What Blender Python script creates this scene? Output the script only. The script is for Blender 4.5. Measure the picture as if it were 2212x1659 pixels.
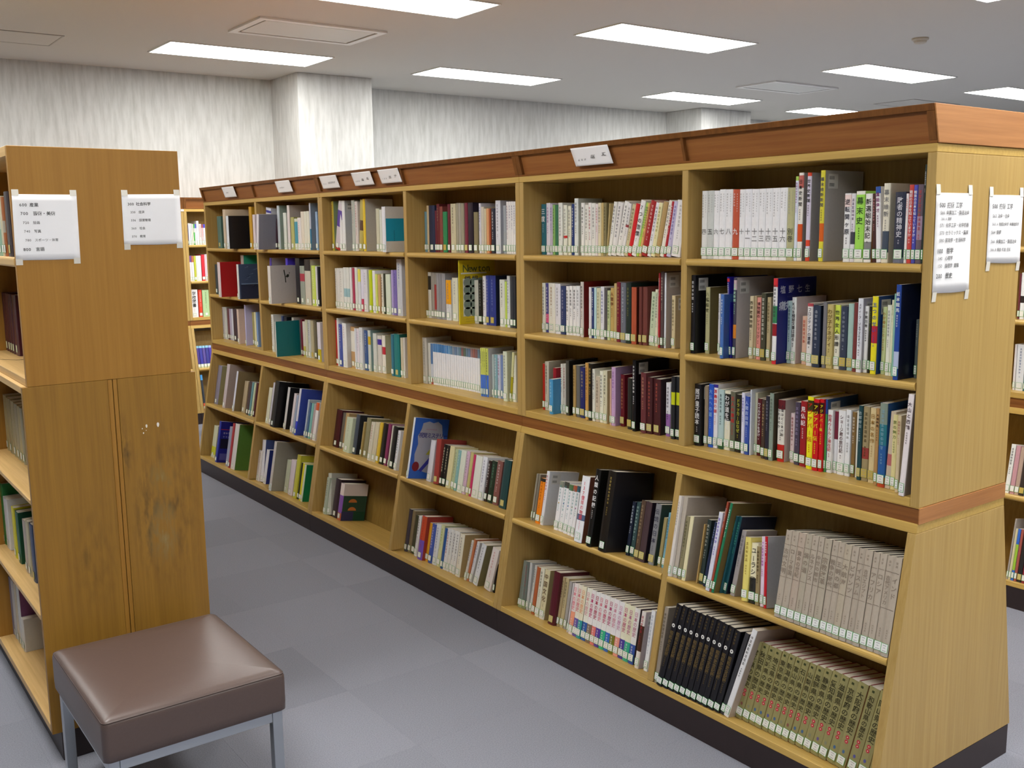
import bpy, bmesh, math, random
from mathutils import Matrix, Vector
for o in list(bpy.data.objects): bpy.data.objects.remove(o)
SC = bpy.context.scene
COL = SC.collection
random.seed(7)
# ---------------------------------------------------------------- camera, world, exposure
cam = bpy.data.cameras.new('camera'); co = bpy.data.objects.new('camera', cam); COL.objects.link(co)
YAW, PITCH, ROLL = 0.633611, 0.154066, -0.012472
fw = Vector((math.sin(YAW)*math.cos(PITCH), math.cos(YAW)*math.cos(PITCH), -math.sin(PITCH)))
rt = Vector((math.cos(YAW), -math.sin(YAW), 0)); up = rt.cross(fw)
r2 = rt*math.cos(ROLL)+up*math.sin(ROLL); u2 = -rt*math.sin(ROLL)+up*math.cos(ROLL)
m = Matrix((r2, u2, -fw)).transposed().to_4x4(); m.translation = Vector((-2.462387, -1.477586, 1.684386)); co.matrix_world = m
cam.sensor_width = 36; cam.lens = 2158.031463/2212*36; cam.clip_start = .05; cam.clip_end = 100
SC.camera = co
w = bpy.data.worlds.new('world'); SC.world = w; w.use_nodes = True
w.node_tree.nodes['Background'].inputs[0].default_value = (.9, .95, 1, 1); w.node_tree.nodes['Background'].inputs[1].default_value = .25
vs = SC.view_settings; vs.view_transform = 'Standard'; vs.look = 'None'; vs.gamma = 1; vs.use_curve_mapping = False
vs.exposure = EXPO = 0.0
LIGHT = 24.0
# ---------------------------------------------------------------- helpers
def lin(h):
    if len(h) == 3: h = ''.join(c*2 for c in h)
    v = [int(h[i:i+2], 16)/255 for i in (0, 2, 4)]
    return [c/12.92 if c <= .04045 else ((c+.055)/1.055)**2.4 for c in v]
def nodes(name):
    mt = bpy.data.materials.new(name); mt.use_nodes = True; nt = mt.node_tree
    return mt, nt, nt.nodes['Principled BSDF']
def plain(name, hexc, rough=.5, metal=0, spec=.5, var=0, scale=30, bump=0):
    mt, nt, b = nodes(name); c = lin(hexc)
    b.inputs['Base Color'].default_value = (*c, 1); b.inputs['Roughness'].default_value = rough
    b.inputs['Metallic'].default_value = metal; b.inputs['Specular IOR Level'].default_value = spec
    tc = nt.nodes.new('ShaderNodeTexCoord'); n = nt.nodes.new('ShaderNodeTexNoise'); n.inputs['Scale'].default_value = scale; n.inputs['Detail'].default_value = 5
    nt.links.new(tc.outputs['Object'], n.inputs['Vector'])
    if var:
        r = nt.nodes.new('ShaderNodeValToRGB'); r.color_ramp.elements[0].position = .3; r.color_ramp.elements[1].position = .7
        r.color_ramp.elements[0].color = (*[x*(1-var) for x in c], 1); r.color_ramp.elements[1].color = (*[min(1, x*(1+var)) for x in c], 1)
        nt.links.new(n.outputs['Fac'], r.inputs[0]); nt.links.new(r.outputs[0], b.inputs['Base Color'])
    if bump:
        bp = nt.nodes.new('ShaderNodeBump'); bp.inputs['Strength'].default_value = bump; bp.inputs['Distance'].default_value = .002
        nt.links.new(n.outputs['Fac'], bp.inputs['Height']); nt.links.new(bp.outputs[0], b.inputs['Normal'])
    return mt
def wood(name, a, c, axis, rough=.38, fine=90, stain=None):
    mt, nt, b = nodes(name); L = nt.links.new; N = nt.nodes.new
    tc = N('ShaderNodeTexCoord'); mp = N('ShaderNodeMapping')
    s = [fine, fine, fine]; s[axis] = 2.2; mp.inputs['Scale'].default_value = s
    L(tc.outputs['Object'], mp.inputs['Vector'])
    n = N('ShaderNodeTexNoise'); n.inputs['Scale'].default_value = 1; n.inputs['Detail'].default_value = 6; n.inputs['Roughness'].default_value = .62
    L(mp.outputs[0], n.inputs['Vector'])
    r = N('ShaderNodeValToRGB'); r.color_ramp.elements[0].position = .28; r.color_ramp.elements[1].position = .72
    r.color_ramp.elements[0].color = (*lin(a), 1); r.color_ramp.elements[1].color = (*lin(c), 1)
    L(n.outputs['Fac'], r.inputs[0])
    mp2 = N('ShaderNodeMapping'); s = [9, 9, 9]; s[axis] = .8; mp2.inputs['Scale'].default_value = s; L(tc.outputs['Object'], mp2.inputs['Vector'])
    n2 = N('ShaderNodeTexNoise'); n2.inputs['Scale'].default_value = 1; L(mp2.outputs[0], n2.inputs['Vector'])
    mx = N('ShaderNodeMix'); mx.data_type = 'RGBA'; mx.blend_type = 'MULTIPLY'; mx.inputs['Factor'].default_value = 1
    r2_ = N('ShaderNodeValToRGB'); r2_.color_ramp.elements[0].color = (.86, .86, .86, 1); r2_.color_ramp.elements[1].color = (1.08, 1.08, 1.08, 1)
    L(n2.outputs['Fac'], r2_.inputs[0]); L(r.outputs[0], mx.inputs['A']); L(r2_.outputs[0], mx.inputs['B'])
    out = mx.outputs['Result']
    if stain:                                   # worn, handled patches on the old end panels
        for (cx_, cz_, rx, rz, colr, amt) in stain:
            g = N('ShaderNodeMapping'); g.inputs['Location'].default_value = (-cx_/rx, 0, -cz_/rz); g.inputs['Scale'].default_value = (1/rx, 0, 1/rz)
            L(tc.outputs['Object'], g.inputs['Vector']); gr = N('ShaderNodeTexGradient'); gr.gradient_type = 'SPHERICAL'; L(g.outputs[0], gr.inputs[0])
            g3 = N('ShaderNodeMapping'); g3.inputs['Scale'].default_value = (60, 60, 16); rm = N('ShaderNodeMapRange'); rm.inputs['From Min'].default_value = .42; rm.inputs['From Max'].default_value = .72; ns = N('ShaderNodeTexNoise'); ns.inputs['Scale'].default_value = 14; ns.inputs['Detail'].default_value = 6; L(tc.outputs['Object'], g3.inputs['Vector']); L(g3.outputs[0], ns.inputs['Vector']); ns.inputs['Scale'].default_value = 1
            q = N('ShaderNodeMath'); q.operation = 'MULTIPLY'; L(gr.outputs['Fac'], q.inputs[0]); L(ns.outputs['Fac'], rm.inputs['Value']); L(rm.outputs[0], q.inputs[1])
            q2 = N('ShaderNodeMath'); q2.operation = 'MULTIPLY'; q2.use_clamp = True; q2.inputs[1].default_value = amt; L(q.outputs[0], q2.inputs[0])
            mm = N('ShaderNodeMix'); mm.data_type = 'RGBA'; L(q2.outputs[0], mm.inputs['Factor']); L(out, mm.inputs['A']); mm.inputs['B'].default_value = (*lin(colr), 1); out = mm.outputs['Result']
    L(out, b.inputs['Base Color'])
    b.inputs['Roughness'].default_value = rough; b.inputs['Specular IOR Level'].default_value = .35
    bp = N('ShaderNodeBump'); bp.inputs['Strength'].default_value = .08; bp.inputs['Distance'].default_value = .001; L(n.outputs['Fac'], bp.inputs['Height']); L(bp.outputs[0], b.inputs['Normal'])
    return mt
def coloured(name, rough, spec=.5, var=.06):
    mt, nt, b = nodes(name); L = nt.links.new; N = nt.nodes.new
    a = N('ShaderNodeAttribute'); a.attribute_name = 'Col'
    tc = N('ShaderNodeTexCoord'); n = N('ShaderNodeTexNoise'); n.inputs['Scale'].default_value = 120; L(tc.outputs['Object'], n.inputs['Vector'])
    r = N('ShaderNodeMapRange'); r.inputs['To Min'].default_value = 1-var; r.inputs['To Max'].default_value = 1+var; L(n.outputs['Fac'], r.inputs['Value'])
    mx = N('ShaderNodeMix'); mx.data_type = 'RGBA'; mx.blend_type = 'MULTIPLY'; mx.inputs['Factor'].default_value = 1
    L(a.outputs['Color'], mx.inputs['A']); L(r.outputs[0], mx.inputs['B']); L(mx.outputs['Result'], b.inputs['Base Color'])
    b.inputs['Roughness'].default_value = rough; b.inputs['Specular IOR Level'].default_value = spec
    return mt
OAKV = wood('oak_vertical_grain', 'ac8c4e', 'bea062', 2)
OAKH = wood('oak_edge_grain', 'b6944c', 'ccaa5e', 1)
OAKX = wood('oak_cross_grain', 'b8984e', 'd8b86a', 0)
INN = wood('oak_inner_shaded', '866a30', '9c8042', 2, .5)  # back panels: shade inside the shelves is darkened into this oak
OLDV = wood('aged_oak_dim_vertical', '9a6c28', 'aa7c34', 2, .42)  # darker oak: the weaker light on the left case is put into its colour
OLDS = wood('aged_oak_dim_scuffed', '8a6426', 'a0762e', 2, .42, stain=[(-1.47, .80, .13, .36, '5c4622', 1.0), (-1.50, .70, .06, .13, 'b4a470', .9), (-1.49, .88, .05, .07, 'a89860', .8), (-1.60, 1.00, .03, .13, '4c3a1e', 1.2), (-1.54, .74, .06, .22, '54401e', 1.0)])  # scuffs are wear; the base tone carries the weaker light too
OLDS2 = wood('aged_oak_dim_scuffed_soft', '8a6426', 'a0762e', 2, .42, stain=[(-1.72, .66, .10, .25, '644c22', .7)])
OLDH = wood('aged_oak_edge', 'c09a5c', 'dcb87c', 1, .42)
RED = wood('red_brown_wood', '74441f', '94602e', 1, .4, 70)
REDX = wood('red_brown_wood_end', 'a06a3c', 'bc8450', 0, .4, 70)
REDP = wood('red_brown_panel', '86502a', 'a06a38', 1, .4, 70)
REDV = wood('red_brown_wood_upright', '68401c', '845428', 2, .4, 70)
PLINTH = plain('dark_plinth', '2c2020', .45, var=.08)
INK = coloured('ink', .6, .3, .02)
COVER = coloured('book_cover', .36, .45)
PAPER = plain('page_edges', 'e6dfd0', .8, var=.08, scale=400)
SHEET = plain('notice_paper', 'eeeef0', .6, var=.015, scale=9)
TAPE = plain('masking_tape', 'dcd8cc', .5)
LEATH = plain('brown_leatherette', '54443f', .36, spec=.6, var=.04, scale=200, bump=.05)
SEAM = plain('leather_seam', '3a2a26', .6)
CHROME = plain('satin_steel', 'b4bac0', .28, .85)
def P(name, verts, faces, mat, parent=None, cols=None, smooth=False):
    me = bpy.data.meshes.new(name); me.from_pydata(verts, [], faces)
    if mat: me.materials.append(mat)
    if cols:
        ca = me.color_attributes.new('Col', 'FLOAT_COLOR', 'CORNER'); buf = []
        for f, c in zip(faces, cols): buf += [c[0], c[1], c[2], 1.0]*len(f)
        ca.data.foreach_set('color', buf)
    if smooth: me.polygons.foreach_set('use_smooth', [True]*len(faces))
    o = bpy.data.objects.new(name, me); COL.objects.link(o)
    if parent: o.parent = parent
    return o
def boxvf(x0, x1, y0, y1, z0, z1, M=None):
    v = [(x, y, z) for x in (x0, x1) for y in (y0, y1) for z in (z0, z1)]
    if M: v = [tuple(M @ Vector(p)) for p in v]
    return v, [(0, 1, 3, 2), (4, 6, 7, 5), (0, 4, 5, 1), (2, 3, 7, 6), (0, 2, 6, 4), (1, 5, 7, 3)]
def box(name, x0, x1, y0, y1, z0, z1, mat, parent=None, bev=.0015, M=None):
    v, f = boxvf(x0, x1, y0, y1, z0, z1)
    bm = bmesh.new(); vs_ = [bm.verts.new(p) for p in v]
    for q in f: bm.faces.new([vs_[i] for i in q])
    if bev: bmesh.ops.bevel(bm, geom=list(bm.edges), offset=bev, segments=2 if bev > .003 else 1, affect='EDGES', profile=.6)
    if M: bm.transform(M)
    me = bpy.data.meshes.new(name); bm.to_mesh(me); bm.free(); me.materials.append(mat)
    o = bpy.data.objects.new(name, me); COL.objects.link(o)
    if parent: o.parent = parent
    return o
def prism(name, prof, y0, y1, mat, parent=None, bev=.0015):         # profile in x,z pushed along y
    bm = bmesh.new(); a = [bm.verts.new((x, y0, z)) for x, z in prof]; b = [bm.verts.new((x, y1, z)) for x, z in prof]; n = len(prof)
    bm.faces.new(a); bm.faces.new(b[::-1])
    for i in range(n): bm.faces.new((a[i], b[i], b[(i+1) % n], a[(i+1) % n]))
    bmesh.ops.recalc_face_normals(bm, faces=bm.faces)
    if bev: bmesh.ops.bevel(bm, geom=list(bm.edges), offset=bev, segments=1, affect='EDGES')
    me = bpy.data.meshes.new(name); bm.to_mesh(me); bm.free(); me.materials.append(mat)
    o = bpy.data.objects.new(name, me); COL.objects.link(o)
    if parent: o.parent = parent
    return o
def empty(name, loc=(0, 0, 0)):
    o = bpy.data.objects.new(name, None); COL.objects.link(o); o.location = loc; o.empty_display_size = .1; return o
def tag(o, label, cat, group=None, kind=None):
    if label: o['label'] = label
    if cat: o['category'] = cat
    if group: o['group'] = group
    if kind: o['kind'] = kind
    return o
def struct(o): o['kind'] = 'structure'; return o
def copy_tree(o, M, name=None):
    def cp(a, par):
        c = a.copy(); COL.objects.link(c); c.parent = par
        for ch in [x for x in KIDS.get(a.name, [])]: cp(ch, c)
        return c
    c = cp(o, None); c.matrix_world = M; return c
KIDS = {}
def index_kids():
    KIDS.clear()
    for o in bpy.data.objects:
        if o.parent: KIDS.setdefault(o.parent.name, []).append(o)
# glyphs: one small mesh per character, assembled by hand
GL = {}
_fc = bpy.data.curves.new('lettering', 'FONT'); _fc.resolution_u = 2; _fc.offset = .012; _fo = bpy.data.objects.new('lettering', _fc); COL.objects.link(_fo)
def prep_glyphs(chars):
    dg = bpy.context.evaluated_depsgraph_get()
    for ch in sorted(set(chars)):
        if ch in GL or ch in ' \u3000': continue
        _fc.body = ch; dg.update(); e = _fo.evaluated_get(dg); me = e.to_mesh()
        vv = [(v.co.x, v.co.y) for v in me.vertices]; ff = [tuple(p.vertices) for p in me.polygons]
        if vv:
            x0 = min(a for a, b in vv); x1 = max(a for a, b in vv)
            GL[ch] = (vv, ff, x0, x1)
        e.to_mesh_clear()
class Ink:
    def __init__(s): s.v = []; s.f = []; s.c = []
    def quad(s, pts, col): n = len(s.v); s.v += pts; s.f.append(tuple(range(n, n+len(pts)))); s.c.append(col)
    def glyph(s, ch, org, ax, ay, size, col, wid=1.0):     # org: cell centre
        if ch not in GL: return
        vv, ff, x0, x1 = GL[ch]; cxm = (x0+x1)/2 if ord(ch) < 255 else .47; cym = .36 if ord(ch) > 255 else .36; n = len(s.v)
        for a, b in vv: s.v.append(tuple(org+ax*((a-cxm)*size*wid)+ay*((b-cym)*size)))
        s.f += [tuple(i+n for i in q) for q in ff]; s.c += [col]*len(ff)
    def bars(s, org, ax, ay, size, col, rnd):              # writing too small to read
        n = rnd.choice((2, 3, 3)); h = size*.09
        for i in range(n):
            o = org+ay*((i-(n-1)/2)*size*.27); l = size*rnd.uniform(.25, .42)
            s.quad([tuple(o-ax*l-ay*h*.6), tuple(o+ax*l-ay*h*.6), tuple(o+ax*l+ay*h*.6), tuple(o-ax*l+ay*h*.6)], col)
        o = org+ax*size*rnd.uniform(-.2, .2)
        s.quad([tuple(o-ax*h*.5-ay*size*.4), tuple(o+ax*h*.5-ay*size*.4), tuple(o+ax*h*.5+ay*size*.4), tuple(o-ax*h*.5+ay*size*.4)], col)
    def line(s, txt, org, ax, ay, size, col, adv=1.0):     # horizontal line, org = left middle
        x = 0.0
        for ch in txt:
            w_ = .58 if ord(ch) < 255 else 1.0
            if ch in ' ': x += .5; continue
            if ch == '~': s.bars(org+ax*((x+.5)*size), ax, ay, size*.9, col, random)
            else: s.glyph(ch, org+ax*((x+w_/2)*size), ax, ay, size, col)
            x += w_*adv
    def build(s, name, parent, mat=None):
        return P(name, s.v, s.f, mat or INK, parent, s.c) if s.f else None

# ---------------------------------------------------------------- room
ZC = 3.083; YW = 7.62
XL, XR_, YB = -7.5, 13.5, -6.5
ct, nt, b = nodes('ceiling_board'); b.inputs['Roughness'].default_value = .9
b.inputs['Base Color'].default_value = (*lin('c6c4be'), 1)
tc = nt.nodes.new('ShaderNodeTexCoord'); n = nt.nodes.new('ShaderNodeTexNoise'); n.inputs['Scale'].default_value = 60; n.inputs['Detail'].default_value = 8
bp = nt.nodes.new('ShaderNodeBump'); bp.inputs['Strength'].default_value = .25; bp.inputs['Distance'].default_value = .004
nt.links.new(tc.outputs['Object'], n.inputs['Vector']); nt.links.new(n.outputs['Fac'], bp.inputs['Height']); nt.links.new(bp.outputs[0], b.inputs['Normal'])
CEIL = ct
wt, nt, b = nodes('wallpaper'); b.inputs['Roughness'].default_value = .85; N = nt.nodes.new; L = nt.links.new
tc = N('ShaderNodeTexCoord'); mp = N('ShaderNodeMapping'); mp.inputs['Scale'].default_value = (26, 26, 3.4); L(tc.outputs['Object'], mp.inputs[0])
n = N('ShaderNodeTexNoise'); n.inputs['Scale'].default_value = 1; n.inputs['Detail'].default_value = 5; n.inputs['Roughness'].default_value = .6; L(mp.outputs[0], n.inputs[0])
r = N('ShaderNodeValToRGB'); r.color_ramp.elements[0].position = .22; r.color_ramp.elements[0].color = (*lin('a9aaa6'), 1)
r.color_ramp.elements[1].position = .60; r.color_ramp.elements[1].color = (*lin('c6c7c4'), 1); L(n.outputs['Fac'], r.inputs[0]); L(r.outputs[0], b.inputs['Base Color'])
WALL = wt
struct(box('ceiling', XL, XR_, YB, YW, ZC, ZC+.1, CEIL, bev=0))
struct(box('wall_far', XL, XR_, YW, YW+.15, 0, ZC, WALL, bev=0))
struct(box('wall_left', XL-.15, XL, YB, YW, 0, ZC, WALL, bev=0))
struct(box('wall_right', XR_, XR_+.15, YB, YW, 0, ZC, WALL, bev=0))
struct(box('wall_near', XL, XR_, YB-.15, YB, 0, ZC, WALL, bev=0))
for x0, x1, y0 in ((1.465, 2.21, 7.03), (6.64, 7.52, 7.03)): struct(box('pillar', x0, x1, y0, YW, 0, ZC, WALL, bev=.006))
fl = struct(box('floor', XL, XR_, YB, YW, -.12, -.008, plain('floor_slab', '6a6a70', .9), bev=0))
# carpet tiles
cmt, nt, b = nodes('carpet_tile'); b.inputs['Roughness'].default_value = .95; b.inputs['Specular IOR Level'].default_value = .15; N = nt.nodes.new; L = nt.links.new
oi = N('ShaderNodeObjectInfo'); tc = N('ShaderNodeTexCoord'); n = N('ShaderNodeTexNoise'); n.inputs['Scale'].default_value = 260; n.inputs['Detail'].default_value = 4; L(tc.outputs['Object'], n.inputs[0])
r = N('ShaderNodeValToRGB'); r.color_ramp.elements[0].position = .25; r.color_ramp.elements[0].color = (*lin('787a84'), 1); r.color_ramp.elements[1].position = .75; r.color_ramp.elements[1].color = (*lin('92949f'), 1); L(n.outputs['Fac'], r.inputs[0])
mr = N('ShaderNodeMapRange'); mr.inputs['To Min'].default_value = .93; mr.inputs['To Max'].default_value = 1.05; L(oi.outputs['Random'], mr.inputs['Value'])
mx = N('ShaderNodeMix'); mx.data_type = 'RGBA'; mx.blend_type = 'MULTIPLY'; mx.inputs['Factor'].default_value = 1; L(r.outputs[0], mx.inputs['A']); L(mr.outputs[0], mx.inputs['B']); L(mx.outputs['Result'], b.inputs['Base Color'])
bp = N('ShaderNodeBump'); bp.inputs['Strength'].default_value = .5; bp.inputs['Distance'].default_value = .002; L(n.outputs['Fac'], bp.inputs['Height']); L(bp.outputs[0], b.inputs['Normal'])
T = .5; g = 0.0; v, f = boxvf(g, T-g, g, T-g, -.008, -.0006)
k = len(v); v += [(g+.0012, g+.0012, 0), (g+.0012, T-g-.0012, 0), (T-g-.0012, g+.0012, 0), (T-g-.0012, T-g-.0012, 0)]
f = [q for q in f if q != (1, 5, 7, 3)] + [(1, 5, k+2, k), (5, 7, k+3, k+2), (7, 3, k+1, k+3), (3, 1, k, k+1), (k, k+2, k+3, k+1)]
tile_me = bpy.data.meshes.new('carpet_tile'); tile_me.from_pydata(v, [], f); tile_me.materials.append(cmt)
cells = [(i, j) for i in range(-15, 27) for j in range(-13, 15)]
def seen(i, j):
    px, py = (i+.5)*T+.1, (j+.5)*T+.2; d = Vector((px, py, 0))-m.translation; z = d.dot(fw)
    if z < .5: return 99
    x = d.dot(r2)/z; y = -d.dot(u2)/z
    return z if abs(x) < .58 and abs(y) < .46 else 60+z
cells.sort(key=lambda c: seen(*c)); rest_v = []; rest_f = []
for q, (i, j) in enumerate(cells):
    x, y = i*T+.1, j*T+.2
    if x < XL or x+T > XR_+.4 or y+T > YW+.4: pass
    if q < 260:
        o = bpy.data.objects.new('carpet_tile', tile_me); COL.objects.link(o); o.location = (x, y, 0); o.parent = fl
    else:
        k = len(rest_v); rest_v += [(a+x, c+y, d) for a, c, d in v]; rest_f += [tuple(t+k for t in ff) for ff in f]
P('carpet_tiles', rest_v, rest_f, cmt, fl)['kind'] = 'stuff'
# ---------------------------------------------------------------- ceiling fittings
DIFF, nt, b = nodes('lit_diffuser'); b.inputs['Base Color'].default_value = (.9, .9, .9, 1); b.inputs['Emission Color'].default_value = (1, .985, .95, 1); b.inputs['Emission Strength'].default_value = LIGHT
TRIM = plain('white_metal_trim', 'd8d8d6', .4); DARKGAP = plain('shadow_gap', '3a3836', .8); GRILLE = plain('grille_white', 'cfd0cc', .5)
K = (ZC-1.684)/(2.7-1.684); CXX, CYY = m.translation.x, m.translation.y
def sc(x, y): return CXX+(x-CXX)*K, CYY+(y-CYY)*K
def light(x0, x1, y0, y1, label, group=None):
    (a, c), (b_, d) = sc(x0, y0), sc(x1, y1); o = empty('ceiling_light', ((a+b_)/2, (c+d)/2, ZC)); hx, hy = (b_-a)/2, (d-c)/2
    box('diffuser', -hx, hx, -hy, hy, -.006, -.001, DIFF, o, 0)
    e = .012
    v = []; f = []
    for q in ((-hx-e, hx+e, -hy-e, -hy), (-hx-e, hx+e, hy, hy+e), (-hx-e, -hx, -hy, hy), (hx, hx+e, -hy, hy)):
        vv, ff = boxvf(*q, -.008, -.0005); k = len(v); v += vv; f += [tuple(t+k for t in z) for z in ff]
    P('frame', v, f, TRIM, o)
    tag(o, label, 'ceiling light', group)
G = 'recessed ceiling light panels'
light(-.62, .33, 4.07, 4.45, 'recessed white ceiling light above the long bookcase far end, in front of pillar', G)
light(-.72, .33, 2.39, 2.74, 'recessed ceiling light cut by the top edge, above the air vent', G)
light(1.10, 2.12, 2.40, 2.76, 'large recessed ceiling light over the middle of the long bookcase', G)
light(3.31, 4.35, 2.50, 2.84, 'recessed ceiling light just beneath the round smoke detector', G)
light(3.18, 4.19, 4.09, 4.43, 'recessed ceiling light beside the far square ceiling hatch', G)
light(1.06, 2.04, 4.04, 4.38, 'recessed ceiling light above the far wall, next to the pillar top', G)
light(5.20, 6.25, 2.57, 2.92, 'recessed ceiling light cut by the right picture edge', G)
light(5.02, 6.05, 4.15, 4.50, 'small recessed ceiling light half hidden behind the bookcase header', G)
light(1.15, 2.2, .74, 1.11, 'recessed ceiling light showing only its tip at the top right corner', G)
H2 = 'ceiling light panels outside the frame'
for x0 in (-2.85, -.72, 3.3): light(x0, x0+1.04, .74, 1.11, 'recessed white ceiling light panel outside the picture frame', H2)
for x0 in (-2.85, -.72, 1.15, 3.3): light(x0, x0+1.04, -.95, -.59, 'recessed white ceiling light panel outside the picture frame', H2)
for x0 in (-1.4, .3, 2.1): light(x0, x0+1.04, -2.6, -2.2, 'recessed white ceiling light panel outside the picture frame', H2)
light(-2.8, -1.75, 2.4, 2.75, 'recessed white ceiling light panel outside the picture frame', H2)
light(-2.75, -1.72, 4.1, 4.45, 'recessed white ceiling light panel outside the picture frame', H2)
light(5.3, 6.35, .8, 1.15, 'recessed white ceiling light panel outside the picture frame', H2)
def vent(x0, x1, y0, y1, label, kind):
    (a, c), (b_, d) = sc(x0, y0), sc(x1, y1); o = empty('ceiling_vent' if kind != 'hatch' else 'ceiling_hatch', ((a+b_)/2, (c+d)/2, ZC)); hx, hy = (b_-a)/2, (d-c)/2
    def ring(nm, hx, hy, e, z0, z1, mat):
        v = []; f = []
        for q in ((-hx, hx, -hy, -hy+e), (-hx, hx, hy-e, hy), (-hx, -hx+e, -hy+e, hy-e), (hx-e, hx, -hy+e, hy-e)):
            vv, ff = boxvf(*q, z0, z1); k = len(v); v += vv; f += [tuple(t+k for t in z) for z in ff]
        P(nm, v, f, mat, o)
    if kind == 'ac':
        ring('frame', hx, hy, .05, -.014, -.0005, TRIM); ring('air_slot', hx-.05, hy-.05, .018, -.006, -.0005, DARKGAP)
        box('panel', -hx+.068, hx-.068, -hy+.068, hy-.068, -.012, -.0005, GRILLE, o, .002)
        tag(o, label, 'air vent')
    else:
        ring('frame', hx, hy, .012, -.005, -.0005, plain('hatch_frame', 'a8a49e', .5)); box('door', -hx+.013, hx-.013, -hy+.013, hy-.013, -.003, -.0005, CEIL, o, 0)
        tag(o, label, 'ceiling hatch')
vent(-.47, .22, 3.22, 3.64, 'white rectangular air conditioning grille between two ceiling lights', 'ac')
vent(3.39, 4.11, 3.29, 3.66, 'framed ceiling vent above the middle of the bookcase header', 'ac')
vent(-2.0, -1.12, 4.22, 4.56, 'flat ceiling hatch at the left edge beside the leftmost light', 'hatch')
vent(5.25, 5.95, 3.38, 3.76, 'distant ceiling hatch just over the header end corner', 'hatch')
sx, sy = sc(2.79, 1.81); o = empty('smoke_detector', (sx, sy, ZC)); tag(o, 'small round beige smoke detector on the ceiling', 'smoke detector')
def lathe(name, prof, mat, parent, n=32):
    v = []; f = []
    for (r_, z) in prof: v += [(r_*math.cos(2*math.pi*i/n), r_*math.sin(2*math.pi*i/n), z) for i in range(n)]
    for j in range(len(prof)-1): f += [(j*n+i, j*n+(i+1) % n, (j+1)*n+(i+1) % n, (j+1)*n+i) for i in range(n)]
    f.append(tuple(range(n))); f.append(tuple(range((len(prof)-1)*n, len(prof)*n)))
    return P(name, v, f, mat, parent, smooth=False)
DB = plain('detector_plastic', 'b8b0a0', .5); lathe('base', [(.062, -.0005), (.062, -.012), (.055, -.018)], DB, o); lathe('sensor_head', [(.05, -.018), (.045, -.034), (.03, -.042), (.01, -.044)], DB, o)

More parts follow.
